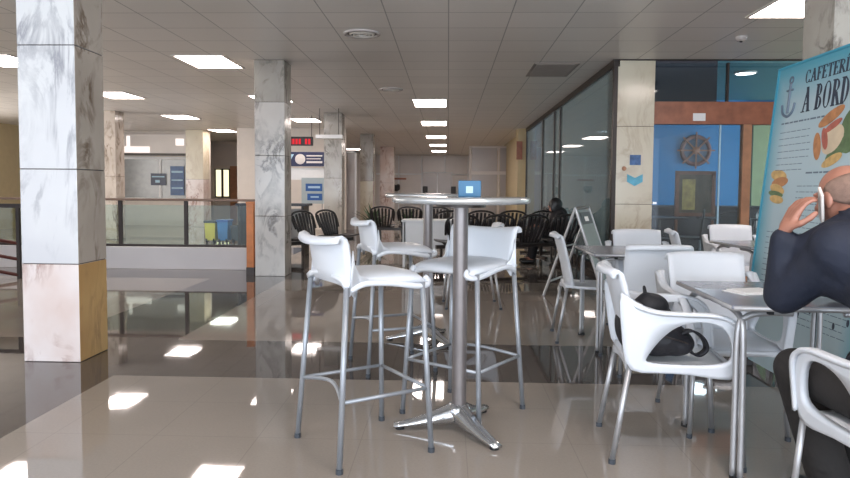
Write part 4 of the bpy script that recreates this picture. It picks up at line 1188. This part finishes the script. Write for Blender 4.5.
# jacket
b = MB()
b.capsule(pel+V(0, 0, -.01), waist, .175, .165, 20).capsule(pel, P(1.39, 2.17, .57), .15, .10, 18).capsule(pel, P(1.58, 2.22, .57), .15, .125, 18).capsule(waist, chest, .165, .175, 20).capsule(chest, neckb+V(0, -.04, -.05), .17, .12, 20)
b.capsule(shL+V(.01, 0, -.01), shR+V(-.01, 0, -.01), .092, .092, 16)
b.capsule(P(1.345, 2.36, .93), chest, .115, .15).capsule(P(1.30, 2.38, .97), neckb, .075, .09).capsule(chest, shL, .14, .10).capsule(chest, shR, .14, .09)
b.capsule(shL, elL, .088, .072).capsule(shR, elR, .088, .072)
b.capsule(elL, elL+(wrL-elL)*.93, .071, .046).capsule(elR, elR+(wrR-elR)*.93, .071, .046)
for k in range(5):   # folds at the elbow and waist
    u = k/4; c = elL+(shL-elL)*(u*.5); b.ball(c, (.079, .079, .02), 14, Matrix.Rotation(.5+k*.25, 4, 'Y'))
for k in range(3): b.ball(P(1.495, 2.0+.03*k, .58+.07*k), (.182, .182, .022), 18, Matrix.Rotation(.1*k, 4, 'Y'))
o = b.build('jacket', 'jacket', man, remesh=.010, soft=7)
b = MB()
rows_ = []
for z, r in ((-.05, .092), (0, .084), (.045, .080)):
    rows_.append([neckb+V(0, .0, .01)+V(r*math.cos(a), r*.95*math.sin(a)-.012+z*.4, z+.0) for a in [2*PI*k/24 for k in range(24)]])
b.grid(rows_, True); b.build('collar', 'jacket', man, smooth=True, solid=.016)
# trousers
b = MB()
b.capsule(hipL, hipR, .125, .125, 18)
for a_, c_, d_ in ((hipL, knL, anL), (hipR, knR, anR)):
    b.capsule(a_, c_, .108, .074, 18).capsule(c_, c_+(d_-c_)*.5, .075, .078, 16).capsule(c_+(d_-c_)*.5, d_+V(0, 0, .0), .078, .076, 16)
    for k in range(3): b.ball(c_+(d_-c_)*(.78+.1*k), (.084, .084, .016), 14, Matrix.Rotation(.2-.2*k, 4, 'X'))
b.build('trousers', 'trousers', man, remesh=.010, soft=6)
for d_ in (anL, anR):
    b = MB(); q = V(d_.x, d_.y, 0)
    b.capsule(q+V(0, -.04, .05), q+V(-.01, .04, .055), .048, .045).capsule(q+V(-.01, .04, .042), q+V(-.03, .17, .036), .044, .034, flat=(1.1, .9))
    o = b.build('shoe', 'shoe', man, remesh=.006, soft=4)
    MB().box(-.045, .045, -.09, .205, 0, .014, .005).build('sole', 'rubber', o, mx=Matrix.Translation(q+V(-.005, .0, 0)) @ Matrix.Rotation(.12, 4, 'Z'))

# ------------------------------------------------------------------ dark-clothed person by the glass wall
pw = thing('person', 'person in dark clothes seated in side view by the glass wall', 'person', (1.79, 10.6, 0))
b = MB()
hip = V(.05, 0, .40); sh_ = V(-.02, 0, .78); hd = V(-.09, 0, .925)
b.capsule(hip, sh_, .12, .11).capsule(sh_, hd+V(.02, 0, -.05), .06, .05)
b.capsule(sh_+V(0, -.13, .0), sh_+V(0, .13, 0), .055, .055)
b.ball(hd, (.095, .075, .105), 18).ball(hd+V(-.095, 0, -.01), (.015, .012, .02), 10).ball(hd+V(-.05, 0, -.07), (.04, .04, .03), 12)
for s_ in (-1, 1):
    el = V(-.15, s_*.17, .60); wr = V(-.34, s_*.09, .60)
    b.capsule(sh_+V(0, s_*.15, 0), el, .045, .037).capsule(el, wr, .037, .025)
    b.capsule(wr, wr+V(-.06, 0, 0), .026, .026, flat=(1, .7))
    for q in (-.024, -.008, .008, .024): b.capsule(wr+V(-.075, q, 0), wr+V(-.12, q, -.022), .0085, .007, 8)
    b.capsule(wr+V(-.03, -s_*.026, 0), wr+V(-.07, -s_*.045, -.01), .010, .009, 8)
    kn = V(-.40, s_*.11, .43); an = V(-.45, s_*.11, .07)
    b.capsule(hip+V(0, s_*.08, 0), kn, .080, .056).capsule(kn, an, .052, .035).capsule(an, an+V(-.13, 0, -.03), .033, .026)
b.build('body', 'skin', pw, remesh=.009, soft=3)
b = MB(); b.ball(hd+V(.012, 0, .02), (.112, .092, .112), 18).ball(hd+V(.04, 0, -.06), (.08, .085, .10), 16).ball(hd+V(-.02, -.07, -.03), (.06, .02, .08), 14); b.build('hair', 'black', pw, remesh=.010, soft=3)
b = MB(); b.capsule(hip, sh_, .155, .135).capsule(sh_+V(0, -.13, 0), sh_+V(0, .13, 0), .078, .078)
for s_ in (-1, 1):
    el = V(-.15, s_*.17, .60); b.capsule(sh_+V(0, s_*.15, 0), el, .066, .056).capsule(el, V(-.32, s_*.095, .60), .056, .042)
b.build('coat', 'dark_cloth', pw, remesh=.012, soft=4)
b = MB()
for s_ in (-1, 1):
    kn = V(-.40, s_*.11, .43); b.capsule(hip+V(0, s_*.08, -.01), kn, .11, .075).capsule(kn, V(-.445, s_*.11, .12), .073, .058)
b.build('trousers', 'dark_cloth', pw, remesh=.012, soft=4)
for s_ in (-1, 1):
    MB().capsule(V(-.44, s_*.11, .045), V(-.60, s_*.11, .035), .043, .034).build('shoe', 'shoe', pw, smooth=True)
t = thing('stool', 'low dark stool under the seated person by the glass wall', 'stool', (1.86, 10.6, 0))
MB().box(-.2, .2, -.22, .22, .26, .30, .01).build('seat', 'darkroom', t)
for sx in (-.17, .17):
    for sy in (-.19, .19): MB().tube([(sx, sy, .26), (sx, sy, 0)], .014, 8).build('leg', 'darkmetal', t)
